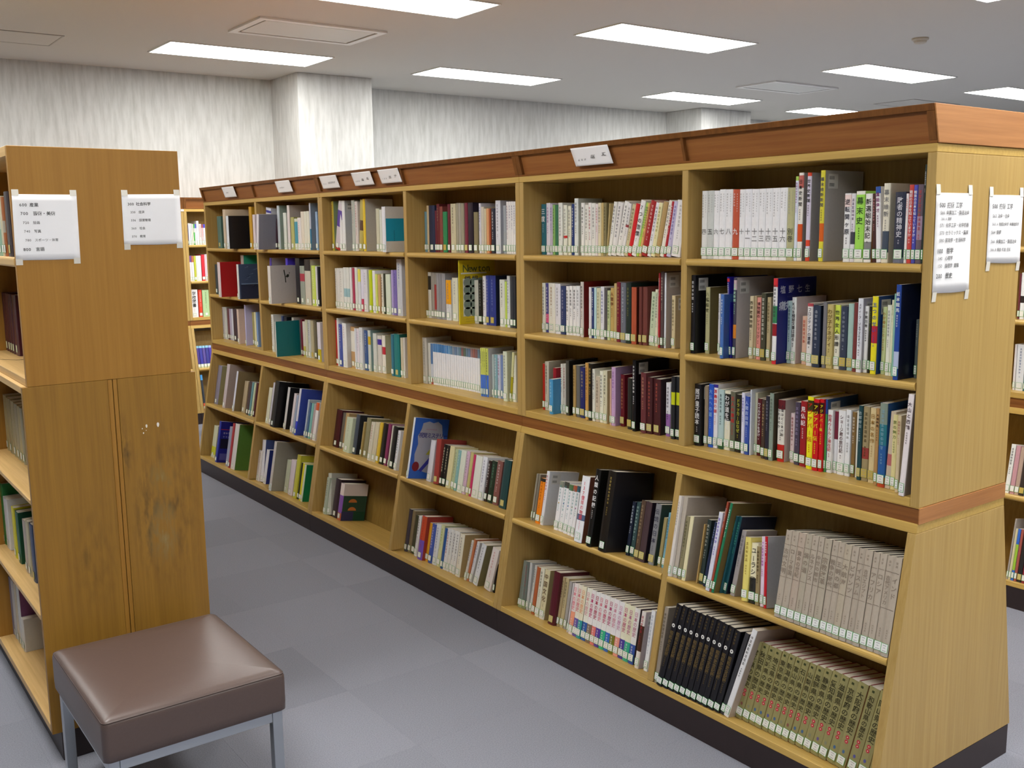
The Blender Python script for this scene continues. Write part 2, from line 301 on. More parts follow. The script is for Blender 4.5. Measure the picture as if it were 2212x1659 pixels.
# ---------------------------------------------------------------- bookcases
t = .0273; D = .458; X0, Z0 = -.0015, .8686; SL = .1423/.7701; AN = math.atan(SL)
def lx(z): return X0-SL*(Z0-z)
def rx(z): return D+.1285*(Z0-z)/.7701
TILT = Matrix(((math.cos(AN), 0, math.sin(AN), X0), (0, 1, 0, 0), (-math.sin(AN), 0, math.cos(AN), Z0), (0, 0, 0, 1)))   # local (in, along, up the slope)
def unit(length, mid, rear, near_end, signs=None):
    o = empty('bookcase'); dep = D if rear else .24; cxm = .229
    def rr(z): return rx(z) if rear else .44
    for y in (0, length-t): prism('side_panel', [(0, .913), (dep, .913), (dep, 1.868), (0, 1.868)], y+.0004, y+t-.0004, OAKV, o)
    box('divider', .001, dep-.001, mid-t/2, mid+t/2, .938, 1.868, OAKV, o)
    box('top_rail', 0, dep, .0004, length-.0004, 1.8682, 1.891, OAKH, o)
    box('base_board', .0005, dep, t, length-t, .913, .938, OAKH, o)
    box('base_edge', -.001, .02, .0004, length-.0004, .9125, .9132, OAKH, o, 0)
    box('back_panel', cxm-.004, cxm+.004, t, length-t, .938, 1.868, INN, o, 0)
    bays = ((t, mid-t/2), (mid+t/2, length-t))
    def board(ya, yb, z, th, x0, x1, nm='shelf', M=None, fl=False):
        bm = bmesh.new(); pr = []; rad = th/2
        for i in range(7): a = math.pi/2+math.pi*i/6; pr.append((x0+rad*.7+rad*.7*math.cos(a), z-rad+rad*math.sin(a)))
        pr += [(x1, z-th), (x1, z)]
        if fl: pr = [(x1-(p[0]-x0), p[1]) for p in pr]
        s = prism(nm, pr, ya+.001, yb-.001, OAKH, o, 0)
        if M: s.data.transform(M)
        return s
    for ya, yb in bays:
        for z in (1.578, 1.259):
            board(ya, yb, z, .0225, -.006, cxm-.004)
            if rear: board(ya, yb, z, .0225, cxm+.004, D+.004, fl=True)
    # header
    hz = 1.891; ht = 1.990; lean = .026
    def hp(z, off=0): return -lean*(z-hz)/(ht-hz)+off
    def hb(nm, y0, y1, z0, z1, off, th, mat):
        prism(nm, [(hp(z0, off), z0), (hp(z0, off)+th, z0), (hp(z1, off)+th, z1), (hp(z1, off), z1)], y0, y1, mat, o, .001)
    hb('header_panel', .02, length-.02, hz+.001, ht-.012, .013, .008, REDP)
    hb('header_rail', 0.0004, length-.0004, 1.972, ht, 0, .022, REDV); hb('header_rail', .0004, length-.0004, hz, hz+.007, 0, .02, RED)
    for y in (0, length-.024): hb('header_stile', y+.0004, y+.0236, hz+.0072, 1.9718, 0, .02, REDV)
    hb('header_stile', mid-.006, mid+.006, hz+.0072, 1.9718, 0, .02, REDV)
    if rear:
        prism('header_back', [(dep-.012, hz), (dep, hz), (dep+lean, ht), (dep+lean-.012, ht)], .0004, length-.0004, RED, o)
    box('header_top', .0, dep, .001, length-.001, ht-.012, ht-.003, REDX, o, 0)
    # band, lower case
    box('middle_band', .003, dep-.003, .0006, length-.0006, Z0, .9128, RED, o, 0)
    zk = .0985; zt = Z0
    def low(nm, y0, y1, z0, z1, mat): return prism(nm, [(lx(z0), z0), (rr(z0), z0), (rr(z1), z1), (lx(z1), z1)], y0, y1, mat, o)
    for y in (0, length-t): low('side_panel', y+.0004, y+t-.0004, zk, .8411, OAKV)
    low('divider', mid-t/2, mid+t/2, zk+.0222, .8408, OAKV)
    low('top_rail', .0004, length-.0004, .8412, Z0-.0002, OAKH)
    for ya, yb in bays:
        zl = (.491-Z0)/math.cos(AN); s = board(ya, yb, zl, .0235, -.005, .2235, M=TILT)
    zb = (.120-Z0)/math.cos(AN)
    prism('base_board', [(0, zb-.0215), (.225, zb-.006), (.225, zb), (0, zb)], t, length-t, OAKH, o).data.transform(TILT)
    zb2 = (Z0-.032-Z0)/math.cos(AN)
    for ya, yb in bays: box('back_panel', .2245, .2305, ya, yb, zb, zb2, INN, o, 0).data.transform(TILT)
    if rear: prism('rear_panel', [(rr(zk)-.012, zk), (rr(zk), zk), (rr(.841), .841), (rr(.841)-.012, .841)], t, length-t, OAKV, o)
    prism('plinth', [(lx(zk)+.002, .0005), (rr(zk)-.01, .0005), (rr(zk)-.01, zk-.0005 if rear else .045), (.24, .045), (.2, .045), (lx(zk)+.004, zk-.004), (lx(zk)+.002, zk-.0005)], .0256, length-.0256, PLINTH, o, 0)
    for y in (.0006, length-.0256): box('plinth_end', lx(zk)+.002, rr(zk)-.01, y, y+.025, .0005, zk-.0005, PLINTH, o, 0)
    if near_end:
        prism('header_end', [(-.0005, hz+.0005), (dep+.001, hz+.0005), (dep+lean, ht+.0002), (-lean-.001, ht+.0002)], -.004, -.0002, REDX, o)
        box('middle_band_end', .001, dep-.001, -.0025, .0004, Z0-.0006, .9126, REDX, o, 0)
    return o
B1 = unit(1.809, .894, True, True); tag(B1, 'near unit of the long oak bookcase with taped notices on its end', 'bookcase', 'long double-sided oak bookcase')
B2 = unit(1.83, .915, True, False); B2.location = (0, 1.809, 0); tag(B2, 'middle unit of the long oak bookcase holding the blue picture book', 'bookcase', 'long double-sided oak bookcase')
WSU = unit(1.83, .915, False, False)
bpy.context.view_layer.update(); index_kids()
B3 = copy_tree(B2, Matrix.Translation((0, 3.639, 0))); B3['label'] = 'far unit of the long oak bookcase with face-out display books'
RS = copy_tree(B2, Matrix.Translation((1.94, -.77, 0))); tag(RS, 'oak bookcase seen as a narrow strip across the next aisle', 'bookcase', 'bookcases across the next aisle')
RS2 = copy_tree(B2, Matrix.Translation((1.94, 1.06, 0))); RS2['label'] = 'oak bookcase across the next aisle, hidden behind the long bookcase'; RS2['group'] = 'bookcases across the next aisle'
# wall bookcase against the far wall, front towards the camera; local x -> world y, local y -> world -x
ROT = Matrix(((0, -1, 0, 0), (1, 0, 0, 7.35), (0, 0, 1, 0), (0, 0, 0, 1)))
WSU.matrix_world = ROT @ Matrix.Translation((0, -1.35, 0)); tag(WSU, 'oak bookcase against the far wall seen in the gap', 'bookcase', 'wall bookcases')
# slide the wall case: its left panel shows at x = .45
W2 = copy_tree(WSU, ROT @ Matrix.Translation((0, .48, 0)) if False else ROT @ Matrix.Translation((0, -.485+.0005, 0))); W2['label'] = 'wall bookcase hidden behind the left shelving, part of the far row'
WSU.matrix_world = ROT @ Matrix.Translation((0, -.485-1.83, 0)) if False else ROT @ Matrix.Translation((0, -2.3155, 0))
# cream edge label on the wall bookcase rail
SG = plain('small_label', 'e8e8f0', .5)
def ref_sheet(name, corners, mat, th=.0006): pass

# left bookcase (older, no header; weaker light painted in as darker oak)
LS = empty('bookcase', (0, 0, 0)); tag(LS, 'older oak bookcase behind the stool with two notices taped on its end', 'bookcase')
ly = 1.817; le = ly+3.66
box('end_panel', -1.872, -1.37, ly, ly+.022, 1.2262, 1.945, OLDV, LS, .001)
box('end_panel', -1.872, -1.37, le-.022, le, 1.2262, 1.945, OLDV, LS, .001)
box('end_panel', -1.887, -1.6385, ly, ly+.022, .0985, 1.2256, OLDS2, LS, .001); box('end_panel', -1.6085, -1.356, ly, ly+.022, .0985, 1.2256, OLDS, LS, .001)
box('filler_strip', -1.6375, -1.6235, ly+.0025, ly+.02, .0985, 1.2250, OLDV, LS, .0005); box('filler_strip', -1.6215, -1.6095, ly+.0015, ly+.02, .0985, 1.2250, OLDV, LS, .0005)
box('end_panel', -1.887, -1.356, le-.022, le, .0985, 1.2256, OLDV, LS, .001)
box('top_board', -1.872, -1.37, ly+.0222, le-.0222, 1.916, 1.945, OLDH, LS, .001)
box('center_panel', -1.625, -1.617, ly+.022, le-.022, 1.25, 1.916, OLDV, LS, 0); box('center_panel', -1.626, -1.616, ly+.022, le-.022, .125, 1.205, OLDV, LS, 0)
box('base_board', -1.872, -1.37, ly+.0222, le-.0222, 1.2262, 1.25, OLDH, LS, .001)
box('top_board', -1.887, -1.356, ly+.0222, le-.0222, 1.204, 1.2256, OLDH, LS, .001)
box('base_board', -1.887, -1.356, ly+.0222, le-.0222, .0985, .125, OLDH, LS, .001)
box('plinth', -1.86, -1.38, ly+.001, le-.001, .0005, .098, PLINTH, LS)
for i in range(4):
    ya = ly+.022+i*.909; yb = ya+.887
    if i < 3:
        box('divider', -1.871, -1.371, yb, yb+.022, 1.25, 1.916, OLDV, LS, .001); box('divider', -1.886, -1.357, yb, yb+.022, .125, 1.204, OLDV, LS, .001)
    for (a, c, z, th) in ((-1.874, -1.625, 1.617, .028), (-1.617, -1.368, 1.617, .028), (-1.888, -1.626, .87, .016), (-1.616, -1.355, .87, .016), (-1.888, -1.626, .495, .018), (-1.616, -1.355, .495, .018)):
        box('shelf', a, c, ya+.001, min(yb, le-.023)-.001, z-th, z, OLDH, LS, .006 if th > .02 else .002)
CH = plain('bare_paint_chip', 'e8e4da', .6)
chip = Ink()
for (cx_, cz_, rx_, rz_) in ((-1.527, 1.062, .003, .006), (-1.490, 1.062, .004, .008), (-1.541, 1.055, .0016, .0022), (-1.538, 1.040, .002, .003), (-1.529, 1.048, .0013, .0013)):
    chip.quad([(cx_+rx_*math.cos(a)*(1+.3*math.sin(3*a)), ly-.0006, cz_+rz_*math.sin(a)) for a in [i*math.pi/4 for i in range(8)]], (1, 1, 1))
P('paint_chip', chip.v, chip.f, CH, LS)

# ---------------------------------------------------------------- books
DATA = '''@6 s1
*30,8442,245,221,0 e6e6e2 四:777 p t
*30,8191,271,221,0 cdd1cd 五:555 p t
*30,7914,233,220,0 f2f2f4 六:777 p t
*30,7674,257,223,0 f2f2f4 七:777 p t
*30,7412,292,222,0 f0f0f2 八:777 p t
*30,7114,267,221,0 c2573c 九:fff p t
*30,6840,229,220,0 f2f2f6 十:777 p t
*30,6606,261,220,0 f0f0f4 十一:777 p t
*30,6339,277,219,0 f2f2f4 十二:777 p t
*30,6057,260,219,0 f2f2f4 十三:777 p t
*30,5790,257,219,0 f2f2f4 十四:777 p t
*30,5528,277,219,0 f2f2f4 十五:777 p t
*30,5245,273,219,0 f2f2f4 十六:777 p t
*30,4966,263,218,0 b9b78a 別巻:554 p t
*30,4691,107,250,0 dfe6f5 ~:a04090 b.95-1b4d860
*30,4578,169,260,0 eeeae0 日本史新聞:222 b.83-.97c86a60 b.22-.42d8541c s9a938f
*30,4271,144,259,0 d8d0e4 世界史新聞:222 b.96-1e04a30 b.42-.24704060 b.17-.24e04a30 b0-.05d84a30 s9d9a98
*30,3803,151,263,0 e2d840 幕末維新新聞:445 b.22-.42d8641c sa9a6a2 B
*30,2956,216,194,0 f0f0f0 逆転関ヶ原:223 b.8-.98f0d8d4
*30,2730,143,193,0 e4e0e4 ~:6a4a7a b.26-.44444450
*30,2577,282,199,0 a5e25a 幕末史:2a4a1a b.95-1f0efe0 b0-.06e8e8d8 g
*30,2276,228,191,0 f2f0ea 新選組始末記:222 b.04-.3888888 sc08040
*30,1979,107,190,25 4a2a26 ~:c88
*30,1862,149,209,31 f0eef0 異能偉才:80306a b.91-1345aa8
*30,1707,201,217,0 e9e3cf 幕末維新:7a7a7a b.13-.4455060 se0d8c0
*30,1344,325,192,0 2f3448 敗者の精神史:d0d0d8 b0-.08707488 g
*30,1013,74,187,0 f2eeee ~:d04030
*30,933,132,210,0 d04a44 戦前の日本を知っていますか:fff
*30,796,113,209,0 4f52b8 戦後の日本を知っていますか:fff
*30,677,166,210,0 6a5c68 ~:b84a50 b.3-.6a890a8
*30,505,63,261,0 22302a ~:ddd
@6 s2
*22,8790,184,264,0 1a191e ~:e8e8e8 s121216 B
*54,8426,180,224,0 bdb98c 八幡船史:4a4a30 s6f6238
66,7964,82,203,0 e8e8ee ~:2a3060
*-6,7231,137,208,0 4a72b8 ~:d8e4f0 s2f4f8f
*23,7076,93,263,35 1f1a8a ~:fff b.94-.98c83040
*26,6978,124,261,0 4a4858 日本史新聞:b0e0c0 b.25-.42e08a2a b.85-.97c8b0b8 sb8b3b3 B
*60,6582,153,202,0 d9cba6 西洋故事物語:443a2a
65,6423,83,203,0 b8a582 -
*59,6277,162,199,0 e79a8d 博物館のレトリック:5a2a2a
*51,6041,186,215,0 4a4a38 ~:d8d8c8 Ly
*56,5848,147,202,0 bfae84 ~:6a5a3a
*12,5271,155,265,0 f0eeee ~:444 b.9-1d8303a b.48-.683a8a5a b.33-.479a1f2a b0-.05d8303a s1a1f6e A
*63,5103,153,194,0 b5cfcf ~:4a6a7a
*62,4939,163,206,0 eef0ec KGB極秘文書は語る:333 scfc0c0
*75,4630,168,149,0 e0b8a0 ~:c84a30
*60,4344,201,191,0 eeeae8 フロンティアの遺産:334 b.95-1c05058
*47,4036,263,187,0 2e3a50 ~:a8b0b8 Ly s161c2c k
*53,3722,126,199,0 7e7c80 - Ly
*55,3590,214,192,0 c7b676 わが子ケネディ:6a5420 Ly
*62,3369,191,191,0 ecead8 世界女人形譜:333 b.55-1d8e85a
*59,3139,221,188,0 3a4358 ~:98a0a8 Ly k
*62,2912,186,197,0 a9c8bf - Ly
*52,2654,121,202,0 7c3a3a -
*50,2515,168,215,0 e9ebf5 スティーブ・ジョブズのすべて:223 sb8b6c0 B
*59,2341,127,193,0 f0f0ee 千思万考:444
*61,2208,80,192,0 2b2a1c ~:8a9a3a
*51,2056,184,223,0 f2e62a 五つのせい:2a50a8 b.4-.62c02a3a s23478a B
*68,1823,124,193,0 cfdb9f わが母のこと:b07a20
*57,1607,129,200,0 eef0e0 ~:888
56,1465,65,215,0 e4e4c4 ~:7a9a6a
52,1372,60,233,0 8fc3b0 -
*0,994,150,262,0 26499a 坂本龍馬:e0e6f0 b.12-.3b8c4e0 s101c3c
*67,768,88,164,0 5f6a68 ~:aaa
@6 s3
*44,8766,286,214,0 1c1b1e 厩戸皇子読本:e8e8e8 s1a1a1c B k
*56,8423,161,210,0 9a8a74 -
*59,8256,202,218,0 2f5fd0 大仏への道:8ab8f0
*61,8048,172,219,0 eeeef4 源義経の謎:c8202c b.95-13a2f9a
*65,7869,231,204,0 b9d3d3 ~:344a58 b0-.122f5a3a
*69,7632,246,202,0 ece8cf わが道を行く:fff b.5-.9522201e
*68,7356,190,202,0 6a6a58 三人の首相:c8242a
*70,7160,240,195,0 25221c ドラッカーはなぜ:b8b83a
*68,6895,138,204,0 dfe0f5 ~:6a5ac0
*65,6720,172,195,0 3a55b0 人間吉田茂:b8c8f0
*69,6542,60,218,0 dfe6f0 ~:4a7ac0
*84,6478,115,207,0 c9c9b0 -
*83,6352,166,190,0 5a1a20 ワイルドサイドを歩け:eee
*61,5997,144,194,0 4a3a30 ~:c0a070
*58,5821,147,208,0 2a2a38 ~:8a8a98 Ly
*58,5665,158,219,0 8f9f92 ~:5a6a5a s4d4436 k
*71,5428,267,200,0 eceae0 人間はどこまで耐えられるのか:333 b.85-16a2028 b0-.28c82820 g scbbfba
*90,5068,155,159,0 e4cfcf ~:a04040
*75,4795,192,200,0 4c4356 ~:9a90b0
*71,4554,222,207,0 a01f26 見仏記:eee
*58,4204,217,227,0 f4ec1e アジアバー伝:d02818 b.8-.953a3a10
*55,3961,198,223,0 d3161e アジアバー伝:f0e020 b.8-.953a0a08
*58,3757,146,225,0 d3161e アジアバー伝:f0e020 b.8-.953a0a08
*65,3605,76,225,0 4a9a4a - b.8-12a4f9a s2f4f7a B
*67,3523,174,194,0 f0f0ee 世界ウルルン滞在記:b83040
*76,3343,127,191,0 e9e9ee - b.55-17a2438
*72,3181,248,197,0 f2f2f2 ショージ君の旅行記:4a2020
*72,2918,173,202,0 eef0f2 ~:999
*77,2740,135,197,0 8a6b3a ~:e8e0d0
80,2598,60,202,0 eeece0 -
*59,2409,134,223,0 20474c 古都好日:a8b8b8 Ly
*62,2269,214,222,0 a3936b ~:5a4a2a b.3-.45a04038 Ly
*58,2010,185,222,0 dcc896 日本の名作:a07a3a Ly
*45,1733,105,226,0 b98f5a 大福帳見:3a2a1a
*38,1577,239,244,0 2a5fa0 ~:8ab0c0 b.75-18a9a8c b.5-.752a7a88 b0-.12c84a28
*39,1330,167,224,-26 cdbca4 - b.3-.45b86a68
*38,1152,144,217,0 e2d79a 京の魅力:6a7a3a
*21,897,111,220,0 d8c6a0 ~:b06a50
*-3,629,165,288,-34 efe6e6 大山と西鶴:4a3a40 s9a9088
@6 l1
*-3,8790,129,282,0 e3dcd4 ~:999
*8,8657,192,282,0 bdb3a5 - sb5aa9c
*8,8430,161,219,0 8f8768 ~:4a4a30
*10,8262,159,223,0 e7dfb5 - sa9a08f
35,7824,60,204,0 b99a60 -
*42,7760,178,222,0 2f3d3a ~:b8b8a8 Ly
*30,7465,113,223,-33 25304f ~:8aa0c0
*-4,7041,172,266,-24 d9dcea ~:5a3ac0
*-4,6863,77,306,-38 a34a34 ~:f0e8e0
*-4,6780,105,306,-50 1f7a55 ~:f0f0f0 s6a5a30
*24,6669,60,264,-51 1d5560 ~:5ac0a0
*34,6605,120,264,-47 1d5560 ~:5ac0a0 s1a2238
*41,6361,188,221,-31 a8a0a0 ~:777 sa39a97
*29,5778,233,206,55 e9db7a ~:a08030
*35,5539,257,193,59 e9e3c0 ユーラシア:222 b0-.422a2a28
*34,5265,157,187,76 9b8a63 ~:4a3a20
*39,5102,136,222,81 ead8ea ~:b020b0
*35,4918,105,226,87 c8202c ~:fff sc9c9cd
*-4,4198,227,271,0 b6aa9a 古代文明:85786a v
*-4,3967,243,273,0 b6aa9a ローマ帝国:85786a v
*-4,3719,254,274,0 b8a898 黄金の世紀:85786a v
*-4,3461,228,277,0 b2a896 絹の道:85786a v
*-4,3230,221,278,0 b6aa9a ルネサンス:85786a v
*-3,3005,186,279,0 b6aa9a 中世の都市:85786a v
*-2,2815,251,278,0 b2a896 宗教改革:85786a v
*1,2560,225,278,0 b6aa9a 戦争の時代:85786a v
*0,2331,219,279,0 b6aa9a 王朝の都:85786a v
*-2,2108,229,278,0 b8ac98 大航海:85786a v
*-1,1875,226,279,0 b6aa9a ビザンツ:85786a v
*0,1645,214,278,0 b2a696 イスラム:85786a v
*-2,1427,230,279,0 b6aa9a 古代エジプト:85786a v
*1,1194,218,278,0 b6aa9a アフリカ:85786a v
*1,972,215,280,0 b8ac9c ロシア:85786a v
*2,753,241,280,0 b6aa9a 古代アメリカ:85786a v
*-2,508,225,281,0 b6aa9a インド:85786a v
@6 l2
*6,8790,187,268,0 9d9284 ~:5a5040
*-4,8599,252,298,-80 17161b 昭和史全記録:74613a o
*-1,8343,251,300,-80 17161b 昭和史全記録:74613a o
*1,8088,248,297,-80 17161b 昭和史全記録:74613a o
*2,7836,245,297,-80 17161b 昭和史全記録:74613a o
*4,7587,242,295,-80 17161b 昭和史全記録:74613a o
*6,7340,232,297,-80 17161b 昭和史全記録:74613a o
*7,7104,237,297,-80 17161b 昭和史全記録:74613a o
*9,6863,249,295,-80 17161b 昭和史全記録:74613a o
*8,6610,232,293,-80 17161b 昭和史全記録:74613a o
*10,6374,254,291,-80 17161b 昭和史全記録:74613a o
*12,6117,242,285,-80 17161b 昭和史全記録:74613a o
*16,5871,168,290,-108 3a3a3e -
*14,5699,198,312,-120 e8e8ea ~:444 sb9aca3
*48,5497,266,268,-80 98915e 宮城県の歴史:38341c r
*49,5227,270,268,-80 98915e 秋田県の歴史:38341c r
*50,4954,243,266,-80 98915e 茨城県の歴史:38341c r
*48,4707,263,266,-80 98915e 埼玉県の歴史:38341c r
*50,4440,253,267,-80 98915e 東京都の歴史:38341c r
*50,4184,252,266,-80 98915e 新潟県の歴史:38341c r
*51,3928,241,265,-80 98915e 富山県の歴史:38341c r
*51,3682,254,265,-80 98915e 石川県の歴史:38341c r
*53,3424,242,264,-80 98915e 山梨県の歴史:38341c r
*54,3178,279,264,-80 98915e 長野県の歴史:38341c r
*53,2895,271,267,-80 98915e 静岡県の歴史:38341c r
*53,2620,305,268,-80 98915e 愛知県の歴史:38341c r
*51,2311,275,267,-80 98915e 滋賀県の歴史:38341c r
*52,2031,324,266,-80 98915e 京都府の歴史:38341c r
*48,1703,333,268,-80 98915e 大阪府の歴史:38341c r
*52,1366,345,266,-80 98915e 和歌山県の歴史:38341c r
*53,1017,320,266,-80 98915e 岡山県の歴史:38341c r
*57,693,320,266,-39 98915e 広島県の歴史:38341c r
@5 s1
*90,17810,310,203,0 2a6a78 三度:e8e8e8
*90,17479,236,207,0 e6e3ef ~:a060a0
*90,17232,152,203,0 cfc6dc ~:6a4a9a
*90,17069,156,199,0 8fbf70 ~:5a7a20
*90,16907,188,198,0 3f7a5e -
*90,16704,250,206,0 eceee8 ~:888
*90,16385,220,196,0 e9ebdd ~:888 b.34-.39c83030
*90,16097,182,192,0 ecebd6 ~:888
*90,15879,154,199,0 1f3a78 ~:ddd
*90,15710,225,220,0 e6ece9 ~:556 sc3c9c0
*90,15303,201,202,0 f0f0ec ~:333
*90,15067,189,194,0 efefe6 ~:777
*90,14868,173,201,0 f0efec ~:b04040
*90,14670,210,199,0 edeee8 ~:777
*90,14450,136,195,0 e9dfe0 ~:c07070
*90,14304,169,199,0 e3dcbc ~:777
90,14126,125,199,0 c9b37a -
*90,13992,157,199,0 8d8560 ~:5a4a2a
90,13825,62,195,-46 c4b07a -
*90,13754,179,202,-98 eeeee8 ~:445
*90,13565,266,200,-111 eceae8 ~:445
*90,13285,254,203,-133 efeeea ~:334
*90,13018,160,195,-119 eceaea ~:777 b.55-.6a04048
*90,12849,181,192,-137 d5caa0 ~:5a5a3a
*90,12658,193,194,-131 d8202a -
*90,12456,245,205,-141 f2f0f0 7つの習慣:222
*90,12198,124,198,-153 b5dc5a ~:345
*90,12066,123,195,-135 e8b070 ~:345
*90,11934,291,201,-142 a8252a ~:e8c8c0
*90,11630,185,195,-132 eeeef2 ~:667
*90,11436,192,193,-118 efe9b8 ~:a09a50
*90,11232,220,196,-124 b79a66 -
*90,10991,180,200,-129 f3efe4 ~:777
*90,10803,124,196,-112 b52a36 ~:fff
*90,10670,218,195,-109 c8c3e4 ~:6a5ab0
*90,10432,426,195,-86 ecebee ~:999
@5 s2
*91,17810,204,203,0 e9eadb ~:667
*94,17602,190,202,0 4a4a90 ~:fff b.2-.38e06090
*91,17385,418,204,0 efeee2 ~:b07a30
*90,16940,336,203,0 e8e8ef ~:888
*90,16586,310,195,0 33426e ~:aab
*91,16252,178,196,0 f1f1f1 ~:222
*93,16068,187,197,0 f1f1f1 ~:222
*96,15874,180,197,0 f1f1f1 ~:222
*97,15689,222,198,0 eceef0 ~:888
*80,15232,178,217,0 d8d0c8 ~:222 s7a1c18 k
*82,14757,138,198,0 e8e8ee -
85,14614,124,195,0 24366e ~:fff
85,14484,128,197,0 bfe0e6 -
*84,14324,224,196,0 d8d8b8 ~:8a8a60
*85,14094,194,202,0 e4e4ec ~:4a5a9a
*85,13892,163,198,0 5d5a5c -
*84,13704,162,189,0 c8d2a0 ~:4a6a3a
*82,13495,194,200,0 c3a764 人間学:6a2a1a
*78,13257,141,218,0 c9b27a -
*71,13032,199,224,0 7a1f30 ~:b89060
*69,12792,280,223,0 6f7480 ~:b8bcc4 Ly k
*66,12477,271,223,0 23332f ~:8a8a50 k
*62,12136,254,209,0 b5563a - s4a2018 Ly k
*65,11771,152,211,0 6e3a35 - Ly k
*69,11613,234,211,0 75403a - Ly k
*77,11374,304,194,-40 c9d8b8 ~:4a6a4a
*78,11064,136,204,0 e8e2c8 ~:777
*51,10631,66,265,0 b8303a ~:fff
*54,10559,144,270,0 5a4a4a ~:c0b0a0
*58,10409,87,266,0 e4e8f0 - sb5aca5 B
*71,10174,164,187,0 d9c9a0 ~:6a5a3a sb5a787 B
@5 s3
70,17546,130,193,0 c0281e -
*71,17408,246,203,0 cfcbb8 ~:6a6a5a sb8b29c
*81,16996,193,180,0 a02030 -
*28,16585,229,143,0 4f9ed0 ~:a8d8f0 s4a90c0
*68,16337,122,204,0 e8e6dc ~:111
*71,16208,150,205,0 d8d4c8 ~:a03030
*62,15934,180,222,0 4e4c44 - s141414 k
*70,15587,163,206,0 b8995f ~:7a5a2a
*73,15418,223,207,0 6a6a66 -
*73,15176,282,203,0 2a2f6a ~:c0b070 Ly k
*63,14750,182,225,0 cf9f55 ~:8a5a20
*62,14543,200,224,0 201d18 ~:c8a850
*62,14320,155,205,0 e6e6d8 ~:667
*65,14159,230,178,0 cfc0a8 ~:6a5a4a
*66,13923,185,201,0 eeeeda ~:445
*65,13717,218,205,0 dcd8b8 ~:333 sb8ab80
59,13264,71,179,0 e0b5a0 -
*58,13169,222,225,0 c8a4cc ~:8a5aa0 sa98bb0
*78,12879,219,198,0 6a1a24 ~:c09060 Ly k
*60,12296,228,193,0 2a2c28 - Ly
*46,11894,180,265,0 0f0f14 ~:e8e8f0 s0d0d10 B k
*52,11509,269,223,0 6a3438 ~:c09070
*57,11233,274,209,0 4a2226 ~:c06050 Ly k
*63,10954,352,205,0 4a2226 ~:c06050 Ly k s2a1a20
*77,10464,219,195,0 e8e8ee ~:334 b0-.429a6ab0
*56,10006,179,225,0 24282e - b.55-.75c8d020
*62,9822,196,225,0 24282e - b.55-.75c8d020
@5 l1
61,17412,98,196,0 a19c8c -
65,17308,126,196,0 8e8878 -
*44,16892,303,188,0 f08a1e ~:a05a10 b.93-12a2a28
*44,16560,178,223,0 e8e8ec ~:c04040 scdd0d4 B
*49,15722,249,198,0 f2f2f4 ~:5a9a9a b.88-18a9080 c
*52,15467,281,201,0 f2f2f4 ~:5a9a9a b.88-14a4a40 c
*46,15101,248,197,0 f2f2f4 ~:5a9a9a b.88-15a7a50 c
*43,14804,217,199,0 f2f2f4 ~:5a9a9a b.88-1b05a40 c
*38,14519,186,202,0 f2f2f4 ~:5a9a9a b.88-13a5a6a c
*-4,13833,439,256,0 eef0f5 137億年の物語:d05060 b.33-.425a6a8a s7a4a3a
*-6,13097,267,295,0 141414 人類の記録:fff s15130f k
*-6,12409,424,303,0 1b1815 ~:b09a50 s1e1d22 k
*61,11603,157,202,0 20283c ~:d0d8e0 k
*67,11440,203,205,0 3c5556 ~:b8d0c8 k
*46,11003,219,220,0 5a4638 ~:a89878 Ly k
*44,10751,303,221,0 4c3b40 - Ly s241c28 k
*52,10322,269,222,0 8b8d92 伝統の日本:445 Ly s2f4642 k
*63,9954,147,179,0 a89a6a -
*68,9801,139,200,0 7db4c8 ~:3a6a8a
@5 l2
*75,17652,268,198,0 7f8880 - b0-.15a8b080
*76,17378,218,197,43 6f7872 ~:a06060 b0-.1598a078
*80,17154,154,199,41 c9cccb -
85,16994,139,195,0 d8d8d2 ~:888
*69,16646,212,198,0 b5633a -
*65,16361,266,203,0 e0ddc8 ~:554
*64,16054,317,204,0 d9d0a8 中国文化:5a3a20 sb3a474 b0-.12e0ddd0
*55,15374,389,215,0 551a26 - Ly k
*69,14978,138,201,0 b5a27a ~:5a4a2a
*73,14834,198,201,0 c4b48a ~:4a4a30
*76,14630,173,193,0 a9a5a0 -
59,14226,91,197,0 d6cfd0 -
*55,14079,230,202,0 efe4e0 日本の歴史:e08090 b.1-.45f0a080 m
*56,13845,261,203,0 ece6d4 日本の歴史:d07080 b0-.356a5aa8 m
*53,13580,238,204,0 efe8cc 日本の歴史:e0a070 b0-.353aa0a0 m
*56,13338,272,204,0 efeee0 日本の歴史:d8a0a0 b0-.353a62b0 m
*55,13062,255,205,0 f0ecea 日本の歴史:c04070 b0-.358a7460 m
*56,12802,236,204,0 efeeec 日本の歴史:b03050 b0-.35e88078 m
*56,12563,263,205,0 eeeeec 日本の歴史:d88090 b0-.355a3fa0 m
*56,12295,264,206,0 eeece8 日本の歴史:c05070 b0-.353ab88a m
*57,12027,253,205,0 eeece8 日本の歴史:b04070 b0-.353f70c8 m
*56,11769,265,206,0 f0ecee 日本の歴史:d090a0 b0-.357a7a20 m
*57,11501,258,205,0 efecec 日本の歴史:c890b0 b0-.35f0a090 m
*58,11239,283,206,0 ecead0 日本の歴史:c06080 b0-.355040a0 m
*55,10952,291,206,0 eae8c8 日本の歴史:b87090 b0-.353ab090 m
*55,10657,269,206,0 eeece8 日本の歴史:c08090 b0-.353a58a8 m
*44,10192,202,208,0 e8e2dc ~:b03040 b.3-.754a2a1a sbdb5bc B
*57,9854,198,221,0 eef0f5 ~:b0b8c8
@4 s1
100,27090,215,193,0 6f97a6 -
100,26871,185,221,0 d9c7a0 -
100,26682,530,221,0 2a3350 - k
100,26148,153,196,0 6a2838 -
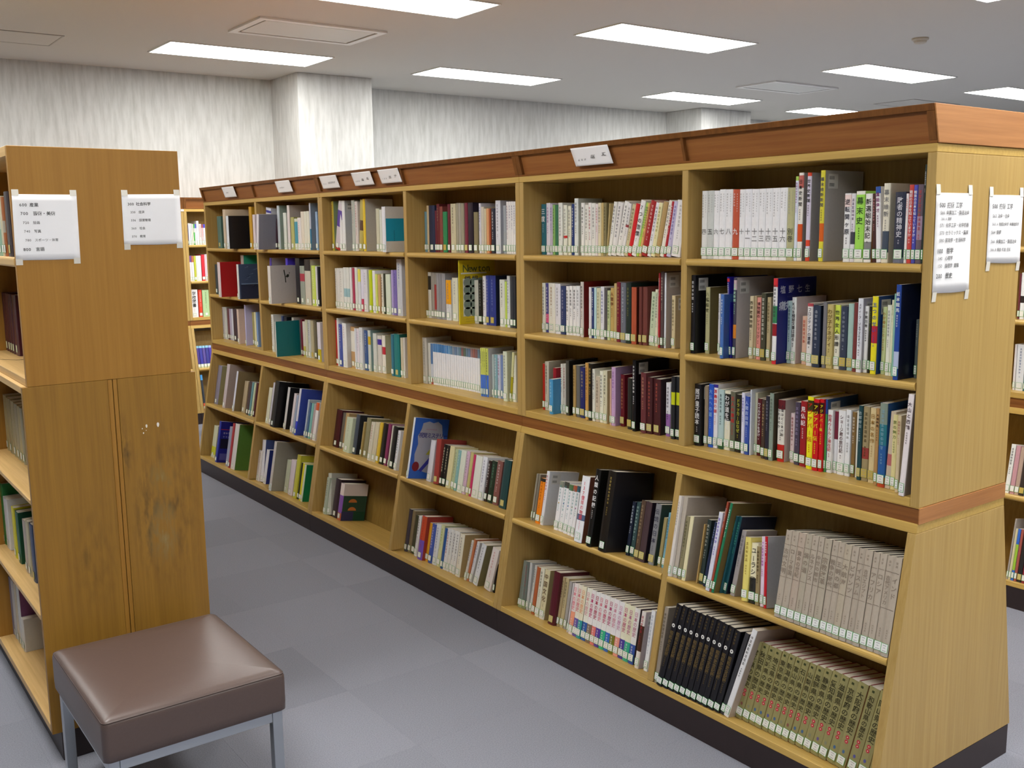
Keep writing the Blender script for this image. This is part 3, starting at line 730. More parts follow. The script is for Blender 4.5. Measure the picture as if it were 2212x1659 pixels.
100,25991,251,226,0 6a2a30 ~:b09080
100,25736,266,214,0 8a4a44 -
100,25447,350,189,0 2f8a5a - Ly
100,25027,216,223,0 6a2434 -
100,24768,427,224,0 cfc8a8 ~:333
100,24298,169,226,0 a5a08c -
100,24112,193,225,0 a8a498 -
100,23903,250,224,0 9d9884 -
100,23604,247,225,0 7a2a40 - Ly
100,23324,390,225,0 2a2030 -
100,22869,320,182,0 8a8060 -
100,22453,158,220,0 dcdce8 ~:6a6ab0
100,22279,220,204,0 cfc8b8 -
100,22028,125,195,0 d8cfae -
100,21880,194,196,0 dba070 -
100,21678,123,194,0 a85030 -
100,21501,275,195,0 2a2f40 ~:ddd
100,21173,354,228,0 e0e4ee ~:667 sc8ccd8
100,20596,192,205,0 a0a8b0 -
100,20374,161,221,0 f0f0f0 ~:a07a8a
100,20198,160,221,0 f0f0f0 ~:7a7a9a
100,20023,152,221,0 f0f0f0 ~:7a7a9a
100,19856,137,220,0 f0f0f0 ~:7a7a9a
@4 s2
100,27090,170,30,0 d8d4a0 -
100,26916,262,222,0 dcdcd4 - b.62-.922a2a28
100,26651,296,221,0 a09c94 -
100,26350,192,220,0 9a958c - b.2-.75a04040
100,26154,218,220,0 9c9ca0 -
100,25932,225,220,0 8f9096 -
100,25689,320,220,0 9a9ca4 -
100,25316,421,190,0 d8dce0 ~:889 b.4-1f0a81a
100,24764,473,202,0 d9dcc8 ~:889
*19,22978,60,288,0 e2cf28 ~:3a7a3a sd8c020 N
100,22914,308,197,0 d4d4c8 -
100,22602,337,199,0 22221e ~:a8a898
100,22247,238,218,0 e8e8ee ~:334
100,21994,235,221,0 3a4a9a ~:aab Ly
100,21727,472,222,0 2f3f8f ~:8a9ad0 Ly s15203a k
100,20949,377,206,0 dfe3d8 ~:445
100,20550,119,199,0 c8e060 -
100,20400,200,224,0 e0e6e6 ~:88a
100,20163,220,223,0 3a4048 -
100,19921,153,222,0 2a3038 -
@4 s3
70,27090,364,225,0 cfcdc4 ~:999 sb5b2a8
79,26722,197,201,0 d9d9d0 -
81,26521,158,200,0 d0d8e4 - b0-.15c06050 b.5-15a80b0
84,26359,160,201,0 eceef2 - b.8-15a90c8
86,26195,149,201,0 eceef2 - b.8-15a90c8
88,26042,178,201,0 eceef2 - b.8-15a90c8
89,25860,157,201,0 eceef2 - b.8-14a80b8
91,25699,176,200,0 eceef2 - b.8-14a80b8
92,25518,155,200,0 eceef2 - b.8-15a90c8
95,25359,174,200,0 eceef2 - b.8-15a90c8
96,25181,154,200,0 eceef2 - b.8-17aa8d0
98,25023,159,199,0 eceef2 - b.8-16a90b0
98,24860,171,199,0 eceef2 - b.8-18a98a8
99,24685,179,199,0 eceef2 - b.8-17088a8
101,24502,169,199,0 eceef2 - b.8-188a0b8
102,24328,168,199,0 eceef2 - b.8-170909a
103,24156,167,199,0 eceef2 - b.8-1906a6a
104,23985,171,199,0 eceef2 - b.8-16a7a6a
105,23810,170,199,0 eceef2 - b.8-1708a9a
106,23636,185,199,0 eceef2 - b.8-17088a8
107,23447,175,200,0 eceef2 - b.8-1a08080
107,23263,190,200,0 eceef2 - b.8-1a06a60
107,23064,189,200,0 eceef2 - b.8-1906a6a
106,22848,171,201,0 eceef2 - b.8-1708898
64,22000,108,220,0 d8e070 ~:445 b0-.454a7ae0
66,21885,104,220,0 d8e070 ~:445 b0-.454a7ae0
68,21776,103,220,0 d8e070 ~:445 b0-.454a7ae0
71,21667,157,219,0 d8e070 ~:445 b0-.454a7ae0 scfd2d4
84,21383,131,194,0 b8c8c8 -
88,21246,167,195,0 8fb8c0 ~:fff
92,21072,207,195,0 c8d0e4 ~:a04060
95,20859,145,196,0 7a90c0 -
69,20334,283,219,0 e0e8d0 ~:556 scfd4b8
81,20046,153,219,-60 d8d8a0 - b.1-.5a8a020
87,19887,243,205,0 e8ead8 ~:222
@4 l1
*-6,26509,134,299,0 e6ecf4 - s2f62c0 V
73,25936,417,201,0 dcdce4 - scccad0
68,25206,394,215,48 a0423c - Ly
76,24807,202,199,0 201e1c ~:d8d0b0
79,24599,249,198,0 2b2a26 ~:d8d0b0
79,24308,374,199,0 e0d8a8 -
85,23928,234,191,0 b8c8a0 ~:887
79,23596,240,192,0 88b8b8 ~:c8d8d0
74,23265,406,198,0 e0e8d8 -
74,22808,239,200,0 d8b8d0 ~:888
78,22563,232,200,0 c8c080 -
76,22280,161,193,0 c83a6a -
78,22113,511,193,0 e8ece4 - scfc8b8
78,21561,349,197,0 e8ecf4 ~:6a6a90
85,21206,219,185,0 3a2a28 ~:e8e8e8
88,20981,390,189,0 2a3a2c ~:6aa080
87,20558,400,197,0 8a5a54 ~:e0d8d8
73,19887,510,213,0 25484a - k Ly s15201e
@4 l2
73,27090,236,213,0 4a4450 -
79,26850,242,210,0 8f7f60 -
86,26604,261,192,0 4a4a38 -
74,26154,257,200,0 e8e8e8 ~:444
58,25588,415,213,0 7a5ac0 ~:c02020 b.45-1c85030 sa03a30
78,25167,231,187,0 e8a830 -
76,24895,299,189,0 4a60b0 ~:dde
80,24590,374,196,0 dfe4e8 ~:4a5aa0
82,24211,294,199,0 d8dca8 ~:90a030
76,23797,191,194,0 2f5a98 -
78,23599,262,197,0 e8e8e8 ~:a04040
79,23328,196,199,0 ecece8 ~:333
83,23126,241,199,0 ecece8 ~:334
82,22864,239,200,0 ecece8 ~:333
75,22482,353,198,0 ece8d4 ~:667 sb8a070
77,21787,145,188,-65 e0dcd4 ~:778
82,21636,142,197,-50 c87a50 -
84,21488,211,190,-77 e4e4e8 ~:88a
75,21052,344,194,-98 e8ecf0 ~:778 s8a8460
82,20277,489,193,-83 e8e0dc ~:c06060
92,19735,138,145,0 1a1414 -
@3 s1
50,36017,221,268,0 c0b040 ~:b05030 s8aa078
50,35734,546,254,-132 d0c8d0 - b.5-.855a40a0 b0-.06b03030
50,35104,299,268,0 e8eaec -
50,34781,332,267,0 e8eaec - sc0c4c8 B
50,33657,344,266,0 b8c0b8 ~:b08a8a
50,33290,317,259,0 d8d0cc ~:b06060
50,32917,392,265,-60 b8ac60 - b.4-.65a4030
50,32414,265,269,0 e8c838 - sc4c0b8
50,31003,338,216,0 ccccb4 -
50,30633,241,210,0 dce0d8 -
*-20,29136,323,221,0 e4e6ee - sd4d0c8 C
@3 s2
55,35989,185,221,0 e4e4dc ~:88a
55,35779,282,222,0 e4e4e0 -
55,35473,436,223,0 e4e4de ~:999
55,34989,335,228,0 e0e4e0 - b.3-.59ac0c8
55,34630,332,228,0 dfe2dc - b.3-.59ac0c8
55,34239,211,228,0 e8e8e8 -
55,33946,233,228,0 b03a5a -
55,33656,299,231,0 dfe2dc -
55,33311,285,223,0 dce0e4 - b.7-1e8e060
55,32969,260,221,0 e0dff0 - b0-.3c84060
55,32687,413,222,0 dfdfe8 ~:99a
55,32074,307,221,0 c4d420 -
55,31690,272,219,0 e8e8ee -
55,31397,215,202,0 d8e470 -
55,31117,214,200,0 d0a878 -
55,30755,190,204,0 e8e4d4 ~:345
55,30544,210,207,0 3a4030 -
55,30302,467,205,0 d8e4d0 -
55,29712,184,227,0 b0a0d8 -
55,29477,304,228,0 8070b8 ~:3a3a80
55,29143,500,282,0 c8ccd4 ~:2a5aa0
@3 s3
49,36110,383,254,0 c8282e - k
39,35723,214,268,0 e8eaee -
39,35505,399,236,0 4a5aa8 ~:fff
41,35102,466,244,0 eceeee ~:c08080 sc8c8c8
67,34632,536,226,0 c8a070 - b.4-.9eceade
55,33945,195,222,0 dde0e8 -
58,33745,254,222,0 e6e0e8 ~:b08ab0
60,33485,338,230,0 e0e4e8 ~:9ab
71,33141,409,217,0 3a5a90 ~:dde
71,32719,281,220,0 d0d8d0 - b.65-.85d8b830 s8aa8a8
77,32263,362,207,0 d8dcd4 -
84,31895,415,198,0 d8d4cc - b.75-.94a30a0
88,31471,324,201,0 eeeade - b.5-.7c83040 sccc49c
76,30320,251,217,0 3a7a90 -
78,30045,558,221,0 1f7f80 - k Ly s1f6a60
84,29480,234,204,0 d4ccb0 -
85,29232,172,206,0 dcd8d0 -
@3 l1
76,36110,643,213,0 4a1c26 - k
84,35463,349,202,0 6e6a60 -
83,35110,370,206,0 b89a6a -
49,34310,706,193,0 c8d4b8 ~:9aa888
68,33598,388,218,0 4a5260 - s2a2e34
72,32791,178,188,0 a8935a -
80,32607,467,215,0 8f8a68 - s8a8560
54,31625,372,205,0 d8d4c0 ~:b06050
58,31247,394,210,0 d4ccb0 -
62,30847,302,214,0 d9b93a -
66,30539,438,215,0 1a1818 -
69,30095,265,218,0 8a3a64 -
61,29548,105,217,0 e0dccc -
55,29291,434,217,0 14181a -
51,28746,255,203,0 e4e8ee ~:445
@3 l2
41,35571,323,208,0 b8c4b0 ~:556
51,35242,384,232,112 c8ccc0 - sc0beb0
60,34852,619,217,0 33202a - k
*55,34109,438,205,0 8a5ab0 - b.68-1e8dcd4 b0-.2c06040 s2a4a3a P
@2 s1
50,45390,750,250,-80 d8dce8 - b.88-.943a3a9a
*-65,44458,359,211,0 d8ccd0 -
*-65,44056,300,212,-72 e0dce4 - s7c7e90
50,43750,275,185,0 3a2430 -
50,43406,341,263,0 c8d4dc - s9ab0a8
50,42526,400,218,0 dfe8e0 -
50,41928,328,261,0 e4dcdc - sb8b0ac
50,41469,453,190,0 b8b870 -
50,40952,421,181,0 d8dcc8 - b.2-.94a9ab0
50,40506,441,186,0 e8e4e4 ~:c09090
50,40039,411,220,0 e4dccc -
50,39603,345,220,0 e4e4d4 -
50,39234,317,221,0 e4e4d4 -
50,38868,157,266,0 c8ccdc - b0-.452a7aa0 s8a9aac
50,38076,237,215,0 9ab8dc -
@2 s2
45,45072,286,265,-71 5a4ab0 - sa8a8a8
45,42369,298,266,0 4a3ac0 -
*-85,42065,380,225,0 dcd8d4 - sb4b0b0 W
45,40988,577,269,0 25252c - k
45,40386,605,225,0 9aa498 - b.6-.8b04050
45,39719,750,264,0 cdc8b8 - b.75-12a2420
45,38794,483,230,0 c8dc60 ~:eee
45,38275,203,227,0 dcdce0 -
45,38048,214,225,0 22242c -
@2 s3
33,44694,356,233,0 dcdcd4 ~:667
70,43976,174,226,0 4a5a8a -
79,43796,441,223,0 1a1a28 -
56,42097,248,230,0 d8dcd4 - sbab4b2
*-64,41843,81,213,0 e0e0d8 - s0a6f74 G
79,41354,195,223,0 7a2038 -
71,40921,320,213,0 dcd4cc - b0-.3c8c060
68,40507,295,226,0 d0d0b8 -
72,40206,339,226,0 c8ccc8 ~:4a5a90
73,39848,360,226,0 b8b090 - Ly
80,39482,271,228,0 6a6450 -
37,38212,419,228,0 dcd8e0 - b0-.32c8b820
@2 l1
44,45021,466,227,0 dcdcc4 -
41,44402,383,266,0 c4c4d0 -
11,43467,601,286,0 151518 - k s0d0d10
57,42530,292,260,0 d8d8d8 - s10141a k
42,41213,325,237,0 dcd4d8 -
26,40503,237,233,0 9aa8c0 -
*16,39999,234,279,0 d8d8e4 - b0-.33a4ad0 s3d52b0
39,39175,189,225,0 a8b8c8 -
43,38980,185,210,0 4a6a90 -
47,38789,304,209,0 7ab8b0 -
46,38436,236,210,0 b0a0a0 -
42,38094,363,222,0 e8e4e4 - b.8-1d06030
@2 l2
45,45390,547,194,0 e0dcd8 ~:b08a8a
52,44839,483,267,81 e4e4ea - s4a5a90
50,44351,409,217,0 e4e4ea - s2a3a90
*-6,42104,312,303,0 d0ccc8 - b0-.15e8e8e8 s97948a
73,41676,530,200,0 d4dcc0 -
67,40943,624,215,0 e4d8e0 -
55,39968,482,260,0 c8c840 - b.9-1c0b840
62,39481,187,221,0 2a3020 -
58,39158,243,223,0 e8e020 -
*56,38879,213,220,0 e0e8d0 - s0f8a58
@1 s1
30,53112,750,215,0 4a6e66 - Ly
*-65,49436,391,253,0 c8b8a0 -
*-65,48916,386,211,0 dce4ec - s14161e
30,47374,424,265,0 c89a28 -
@1 s2
30,54058,444,205,0 343e44 -
*-74,50705,471,230,0 dccccc - sb01a1e
30,49166,475,275,0 a89890 - s2f9a7a
*-66,47495,280,222,0 d8dcdc - s3a4a68 M
@1 s3
77,54410,433,225,0 c8c8cc ~:889
78,53973,364,226,0 c8ccc4 -
84,53605,403,220,0 6a3a44 -
83,53198,381,219,0 b0a8c0 -
83,52813,360,219,0 d0d4e0 -
79,52397,676,225,0 3a2838 -
75,51169,330,226,0 4a4a38 - Ly
75,50800,263,229,0 3a4a50 -
35,50531,328,233,0 d8c0b0 -
79,49253,134,220,0 d8d8c8 -
34,49113,179,270,0 b8b4dc -
77,48929,344,221,0 b0a868 -
62,48180,278,226,0 e0dcb0 -
61,47851,276,228,0 7a9ac8 -
@1 l1
52,54410,742,276,0 8a8698 - sa09c70
35,52328,501,303,0 c8bcc0 - sb0a29c
40,50597,268,272,0 dce0f0 - s8a7a58
82,50015,608,215,0 b0a080 -
68,48873,425,225,0 4a3a3c -
68,48410,236,223,0 6a98a0 -
74,48169,234,222,0 c8d4b0 -
79,47928,216,226,0 5a2a34 -
@1 l2
63,54067,750,226,0 d4d8b8 - b.1-.35c8d030
*15,51922,336,285,0 2a3aa0 - s20208a U
34,50447,569,270,0 9aa0b8 -
25,49743,296,302,0 b03a40 -
*31,49441,703,306,0 dcd8d4 - s5a8a40
@7 u1
-1852,22559,639,194,0 9ab89a - b.45-.6c8d0c0
-1852,21915,594,192,0 8fb49c - b.45-.6c0c8b8
-1852,21289,330,190,0 d0c8a8 -
-1852,20954,301,187,0 a8663c - b.4-.6a8a090
-1852,20416,750,201,0 2a1a22 - Ly k
@7 u2
-1770,29540,750,216,0 4a1c2c - Lc k
-1770,28677,750,218,0 4a1c2c - Lc k
-1770,27813,588,220,0 4a1c2c - Lc k
-1770,27181,502,220,0 4a1c2c - Lc k
-1770,26622,366,220,0 4a1c2c - Lc k
-1770,26214,346,220,0 4a1c2c - Lc k
-1770,25828,367,220,0 4a1c2c - Lc k
-1770,25420,715,220,0 4a1c2c - Lc k
@7 m1
-1800,29222,750,219,0 9a7a5a -
-1800,28356,750,217,0 a39c78 -
-1800,27146,501,214,0 b0a67c -
-1800,26579,750,211,0 a39c78 -
-1800,25737,597,210,0 a89f7a -
-1800,25079,550,209,0 a8a080 -
-1800,24469,447,208,0 b8ac7c -
-1800,23977,336,206,0 a8a48a -
@7 m2
-1835,28991,697,170,0 8aa0b8 -
-1835,28212,542,224,0 9a7a4a -
-1835,27562,528,242,0 2a7a3a -
-1835,26930,750,198,0 dcdee0 -
-1835,25320,434,194,0 e0d820 -
-1835,24648,514,193,0 0f5a3a ~:6aa080 s0f4a32
-1835,23339,508,192,0 b8aca0 -
-1835,22744,388,201,0 c8c0a0 -
-1835,22102,501,207,0 24406a - Ly
@7 m3
-1835,30247,750,202,0 35453a -
-1835,28560,750,248,0 6a8a8a -
-1835,27757,728,237,0 8a8aa0 -
-1835,26978,456,238,0 c8c8c8 -
-1835,26422,446,241,0 c8bca0 -
-1835,25878,436,244,0 d0d0cc - s7a4a6e
-1835,25395,380,128,0 d8d4cc - sc4c0b4
@9 s2
50,7702,88,201,0 6a3038 -
50,7607,203,206,0 e8ecee - b.35-.5302828
50,7393,186,205,0 e4e4e4 -
@9 s3
50,7707,99,207,0 e4e0e0 -
50,7585,347,208,0 e8ecf0 ~:4a6a9a
50,7223,269,210,0 2a6a70 -
@9 l1
30,7304,198,221,0 eceee8 ~:333
30,7075,196,218,0 c898a0 -
30,6864,188,215,0 b8a090 -
30,6661,208,215,0 3a3230 - Ly
30,6438,170,215,0 c0c8d0 -
@9 l2
30,6631,76,273,0 a8a098 s8a8480
30,6540,105,230,0 d8d0a8 -
30,6427,120,232,0 3a70d0 - b.2-.7a0c840
30,6292,112,233,0 a85a50 -
30,6150,178,233,0 2a2a2c - Ly
30,5957,177,233,0 8a2a3a -
@8 s1
30,-5151,119,175,0 2a2a70 -
30,-5289,159,189,0 eceaee -
30,-5468,119,187,0 dce4ea -
30,-5602,134,183,0 e8e4cc -
30,-5756,90,183,0 5ac05a - b.6-.8e8e8e0
30,-5866,145,182,0 e4e4ee - b.8-15a60c0
30,-6026,200,209,0 ececf2 -
30,-6247,191,183,0 e8dcd8 ~:c04040
30,-6463,151,180,0 e0c8c8 ~:c05040 b.82-1a05060
30,-6629,162,180,0 ececf4 - b.82-14a4ac8
@8 s2
30,-4743,99,236,0 6a6a68 -
30,-4867,99,235,0 dcdcf0 -
30,-4981,209,225,0 e8e8f0 - b.25-.456a88c8
30,-5200,190,224,0 ece8ec - b.75-17a50a0
30,-5400,190,223,0 e8e8ec - b.75-1c07050
30,-5605,176,223,0 c8d040 -
30,-5790,453,223,0 ecece8 -
30,-6294,253,232,0 e03040 -
30,-6563,137,233,0 f0c8d4 -
30,-6710,193,235,0 e8e4f0 -
@8 s3
30,-5066,689,246,0 f0f0f2 学校図書:222 g
30,-5821,309,242,0 e84830 ~:f8e0e0
30,-6176,597,238,0 b8d8a0 ~:4a6a4a g
@8 l1
20,-4844,302,201,0 3a3a90 - b0-.18d8d8a0 b.9-190c8e0
20,-5161,227,201,0 4a3a90 - b0-.18d8d8a0 b.9-190c8e0
20,-5411,281,200,0 3a3aa0 - b0-.18d8d8a0 b.9-190c8e0
20,-5715,244,199,0 5a4a98 - b0-.18d8d8a0 b.9-190c8e0
20,-5982,283,199,0 3a3a90 - b0-.18d8d8a0 b.9-190c8e0
20,-6288,246,198,0 4a3aa8 - b0-.18d8d8a0 b.9-1a0b8f0
@8 l2
20,-4605,204,313,0 2a2c34 - b.85-160b0e0 b0-.2c82a38
20,-4832,166,314,0 b8ccd4 - b0-.2c82a38
20,-5021,167,316,0 2a2c34 - b0-.2d02a38
20,-5210,205,318,0 38404a - b.85-150a8f0 b0-.2e06848'''
ROWN = {'s1': 'top shelf', 's2': 'second shelf', 's3': 'third shelf', 'l1': 'fourth shelf', 'l2': 'lowest shelf', 'u1': 'top shelf', 'u2': 'second shelf', 'm1': 'third shelf', 'm2': 'fourth shelf', 'm3': 'lowest shelf'}
BAYN = {6: 'end bay', 5: 'bay under the 200 sign', 4: 'third bay from end', 3: 'fourth bay from end', 2: 'fifth bay from end', 1: 'farthest bay', 7: 'older bookcase'}
TENS = ['', 'first', 'second', 'third', 'fourth', 'fifth', 'sixth', 'seventh', 'eighth', 'ninth', 'tenth', 'eleventh', 'twelfth', 'thirteenth', 'fourteenth', 'fifteenth', 'sixteenth', 'seventeenth', 'eighteenth', 'nineteenth', 'twentieth']
def ordw(n): return TENS[n] if n <= 20 else ('twenty-' if n < 30 else 'thirtieth' if n == 30 else 'thirty-')+('' if n == 30 else TENS[n % 10])
def cname(h):
    if len(h) == 3: h = ''.join(c*2 for c in h)
    r_, g_, b_ = [int(h[i:i+2], 16)/255 for i in (0, 2, 4)]
    import colorsys
    H, S, V = colorsys.rgb_to_hsv(r_, g_, b_); H *= 360
    if V < .2: return 'black'
    if S < .13: return 'white' if V > .86 else 'pale grey' if V > .7 else 'grey' if V > .38 else 'charcoal'
    if V > .83 and S < .3 and 30 < H < 75: return 'cream'
    if V > .8 and S < .2: return {0: 'pale pink', 1: 'pale green', 2: 'pale blue', 3: 'pale lilac'}[0 if H < 30 or H > 320 else 1 if H < 165 else 2 if H < 250 else 3]
    if H < 14 or H > 345: return 'pink' if V > .8 and S < .5 else 'red' if V > .6 else 'maroon'
    if H < 42: return ('orange' if S > .65 else 'tan') if V > .72 else 'tan' if V > .6 and S < .5 else 'brown'
    if H < 70: return 'yellow' if V > .78 and S > .4 else 'beige' if V > .65 else 'olive'
    if H < 165: return 'pale green' if V > .7 else 'green' if V > .4 else 'dark green'
    if H < 200: return 'pale teal' if V > .65 else 'teal' if V > .38 else 'dark teal'
    if H < 262: return 'light blue' if V > .66 and S < .6 else 'blue' if V > .52 else 'navy'
    return 'lilac' if V > .7 else 'purple'
def frame_of(bay, row):
    F = Matrix.Identity(4)
    z = {'s1': 1.578, 's2': 1.259, 's3': .938, 'l1': (.491-Z0)/math.cos(AN), 'l2': (.120-Z0)/math.cos(AN), 'u1': 1.617, 'u2': 1.25, 'm1': .87, 'm2': .495, 'm3': .125}[row]
    if row[0] == 'l': F = TILT.copy()
    if bay == 9: F = Matrix.Translation((1.94, 0, 0)) @ F
    if bay == 8: F = ROT @ F
    return F, z+.0006
GREEN = lin('4fae5c'); WHT = lin('e6e8e4'); YEL = lin('c8bc78'); GRY = lin('999999')
def K_(h, s=.95): return [min(.86, c*s) for c in lin(h)]
def parse(fs):
    d = dict(col=fs[0], title='-', tc='222', bands=[], side=None, flags=set())
    tt = fs[1] if len(fs) > 1 else '-'
    if ':' in tt: d['title'], d['tc'] = tt.rsplit(':', 1)
    for q in fs[2:]:
        if q[0] == 'b' and len(q) > 8: a, b_ = q[1:-6].split('-'); d['bands'].append((float(a), float(b_), q[-6:]))
        elif q[0] == 's' and len(q) == 7: d['side'] = q[1:]
        else: d['flags'].add(q)
    return d
def cover_geo(d, w_, h, dep, hard, rnd):
    fl_ = d['flags']; base = K_(d['col']); side = K_(d['side']) if d['side'] else ({'r': K_('981c2a'), 'o': K_('141418'), 'm': K_('453636'), 'v': K_('37332e')}.get(next((x for x in 'romv' if x in fl_), ''), base))
    bd = .0022 if hard else .0007; bul = min(.1*w_, .003) if hard or w_ > .02 else .0006
    rc = min(.003, w_*.22)
    prof = [(dep, 0), (rc, 0), (rc*.25, -rc*.3), (-bul*.6, -w_*.3), (-bul*.6, -w_*.7), (rc*.25, -w_+rc*.3), (rc, -w_), (dep, -w_)]
    inn = [(dep, -bd), (rc+bd, -bd), (rc*.25+bd, -bd), (bd, -w_*.3), (bd, -w_*.7), (rc*.25+bd, -w_+bd), (rc+bd, -w_+bd), (dep, -w_+bd)]
    cuts = sorted({0.0, 1.0} | {b_ for q in d['bands'] for b_ in q[:2]})
    v = []; f = []; c = []
    for q in cuts: v += [(x, y, q*h) for x, y in prof]
    n = len(prof)
    for i in range(len(cuts)-1):
        mid = (cuts[i]+cuts[i+1])/2; col = base
        for a, b_, hh in d['bands']:
            if a <= mid <= b_: col = K_(hh)
        for j in range(n-1):
            f.append((i*n+j, i*n+j+1, (i+1)*n+j+1, (i+1)*n+j)); c.append(side if j in (0, n-2) else col)
    k = len(v); v += [(x, y, 0) for x, y in inn]+[(x, y, h) for x, y in inn]; T_ = (len(cuts)-1)*n
    for j in range(n-1):
        f.append((k+j, k+n+j, k+n+j+1, k+j+1)); c.append(side)
        f.append((j, k+j, k+j+1, j+1)); c.append(side)
        f.append((T_+j, T_+j+1, k+n+j+1, k+n+j)); c.append(side if j in (0, n-2) else base)
    return v, f, c, bd
def pages_geo(w_, h, dep, bd, hard):
    i = .0016 if hard else .0004
    return boxvf(bd+.0012, dep-(.003 if hard else .0005), -w_+bd, -bd, i, h-i)
AXR = Vector((0, -1, 0)); AXU = Vector((0, 0, 1))
def book_inks(d, w_, h, dep, rnd, small=False):
    fl_ = d['flags']; xs = -(min(.1*w_, .003)*.6+.0009) ; ink = Ink(); lab = Ink(); art = Ink()
    tcol = [min(.8, c) for c in lin(d['tc'])]
    cy = -w_/2; wid = w_*.78; title = d['title']
    top = h*.93; bot = .048+h*.06
    if 'p' in fl_:
        n_ = len(title); s = min(.021, wid)
        for i, ch in enumerate(title): ink.glyph(ch, Vector((xs, cy, h*.40-(i)*s*1.05)), AXR, AXU, s, tcol)
        gc = [min(.8, c) for c in lin('999999' if d['tc'] != 'fff' else 'eeeeee')]
        for i in range(rnd.randint(5, 9)): ink.bars(Vector((xs, cy+w_*.2, h*.93-i*.0085)), AXR, AXU, .007, gc, rnd)
        for i in range(8): ink.bars(Vector((xs, cy-w_*.25, h*.93-i*.0075)), AXR, AXU, .0045, gc, rnd)
    elif title == '~':
        s = min(wid*.85, .012); z = top-s/2; nmax = 9
        for i in range(rnd.randint(5, nmax)):
            if z < bot+s: break
            ink.bars(Vector((xs, cy, z)), AXR, AXU, s, tcol, rnd); z -= s*1.1
        z -= .006
        for i in range(4):
            if z < bot: break
            ink.bars(Vector((xs, cy, z)), AXR, AXU, s*.6, tcol, rnd); z -= s*.7
    elif title != '-':
        n_ = len(title); lo = bot
        if 'r' in fl_: top, lo = h*.90, h*.40
        elif 'm' in fl_: lo = h*.48
        elif 'v' in fl_: top, lo = h*.80, h*.50
        elif 'o' in fl_: top, lo = h*.68, h*.36
        elif 'g' not in fl_: lo = max(bot, h*.34)
        if 'g' in fl_: lo = max(bot, h*.36)
        two = len(title) > 10 and w_ > .02
        parts = [title[:n_//2+1], title[n_//2+1:]] if two else [title]
        for ci, pt in enumerate(parts):
            step = (top-lo)/max(len(pt), 3); s = min(step, wid*(.5 if two else 1.0)); step = min(step, s*1.25)
            yy = cy + (0 if not two else (-w_*.22 if ci == 0 else w_*.22))
            for i, ch in enumerate(pt):
                if ch == 'ー': ink.glyph('|', Vector((xs, yy, top-step*(i+.5))), AXR, AXU, s*.9, tcol)
                else: ink.glyph(ch, Vector((xs, yy, top-step*(i+.5))), AXR, AXU, s, tcol)
            zend = top-step*len(pt)
        z = zend-.008
        if 'r' in fl_:
            rc = lin('c02c44')
            for i in range(2):
                cz = h*.36-i*.0135
                art.quad([(xs, cy+.0058*math.cos(a), cz+.0058*math.sin(a)) for a in [k_*math.pi/5 for k_ in range(10)]][::-1], rc)
                art.quad([(xs-.0003, cy+.002*math.cos(a), cz+.002*math.sin(a)) for a in [k_*math.pi/4 for k_ in range(8)]][::-1], lin('d8c8a0'))
            art.quad([(xs, cy+a_*.004, h*.955+b_*.0035) for a_, b_ in ((1, 1), (-1, 1), (-1, -1), (1, -1))][::-1], lin('3a4020'))
            ic = K_(rnd.choice(('5a5a98', '8a8a70', '4a6a90', '8a5a50', '6a5a8a')))
            art.quad([(xs, cy+.0045*math.cos(a), h*.19+.006*math.sin(a)) for a in [k_*math.pi/3 for k_ in range(6)]][::-1], ic)
            z = 0
        if 'o' in fl_:
            art.quad([(xs, cy+.0068*math.cos(a), h*.745+.0068*math.sin(a)) for a in [k_*math.pi/6 for k_ in range(12)]][::-1], lin('dcdcd8'))
            art.quad([(xs-.0003, cy+.0026*math.cos(a), h*.745+.0026*math.sin(a)) for a in [k_*math.pi/4 for k_ in range(8)]][::-1], lin('2a2a2a'))
            for i in range(4): ink.bars(Vector((xs, cy, h*.96-i*.011)), AXR, AXU, .009, tcol, rnd)
            z = h*.34
        if 'v' in fl_:
            for zz in (h*.84, h*.47): art.quad([(xs, cy+a_*w_*.45, zz+b_*.0005) for a_, b_ in ((1, 1), (-1, 1), (-1, -1), (1, -1))][::-1], K_('6a5c4e'))
            for i in range(2): ink.bars(Vector((xs, cy, h*.94-i*.01)), AXR, AXU, .008, tcol, rnd)
            z = h*.26
        for i in range(5):
            if z < .05 or 'm' in fl_: break
            ink.bars(Vector((xs, cy, z)), AXR, AXU, min(.006, wid*.6), tcol, rnd); z -= .007
        if 'm' in fl_:
            for i in range(3): ink.bars(Vector((xs, cy, h*.30-i*.01)), AXR, AXU, .009, lin('e8e8e8'), rnd)
    if 'c' in fl_:
        art.quad([(xs, cy+.003*math.cos(a), h*.56+.003*math.sin(a)) for a in [k_*math.pi/4 for k_ in range(8)]][::-1], K_(rnd.choice(('4a5ac0', 'c8a030', '6a3a9a', 'a04a8a'))))
    # call-number label
    if w_ > .006 and 'L0' not in fl_:
        lw = min(w_*.47, .0125); z0, z1 = .011, .037
        if 'o' in fl_: z0, z1 = .008, .030
        white = 'Ly' not in fl_; gcol = GREEN if white else lin('a8a860'); fcol = WHT if white else YEL
        if 'Lc' in fl_: fcol = lin('d8e0c0'); gcol = fcol
        if 'Ly' in fl_ and rnd.random() < .4: fcol = lin('c0ac58')
        x2 = xs-.0002
        R_ = lambda x_, y_, za, zb_, col, ink_: ink_.quad([(x_, cy+y_, za), (x_, cy+y_, zb_), (x_, cy-y_, zb_), (x_, cy-y_, za)], col)
        R_(x2, lw, z0, z1, gcol, lab); R_(x2-.0002, lw-.0011, z0+.0011, z1-.0011, fcol, lab)
        if not small:
            for zz, l_ in ((z1-.006, .5), ((z0+z1)/2, .25), (z0+.005, .55)): R_(x2-.0004, lw*l_, zz-.0008, zz+.0008, GRY, lab)
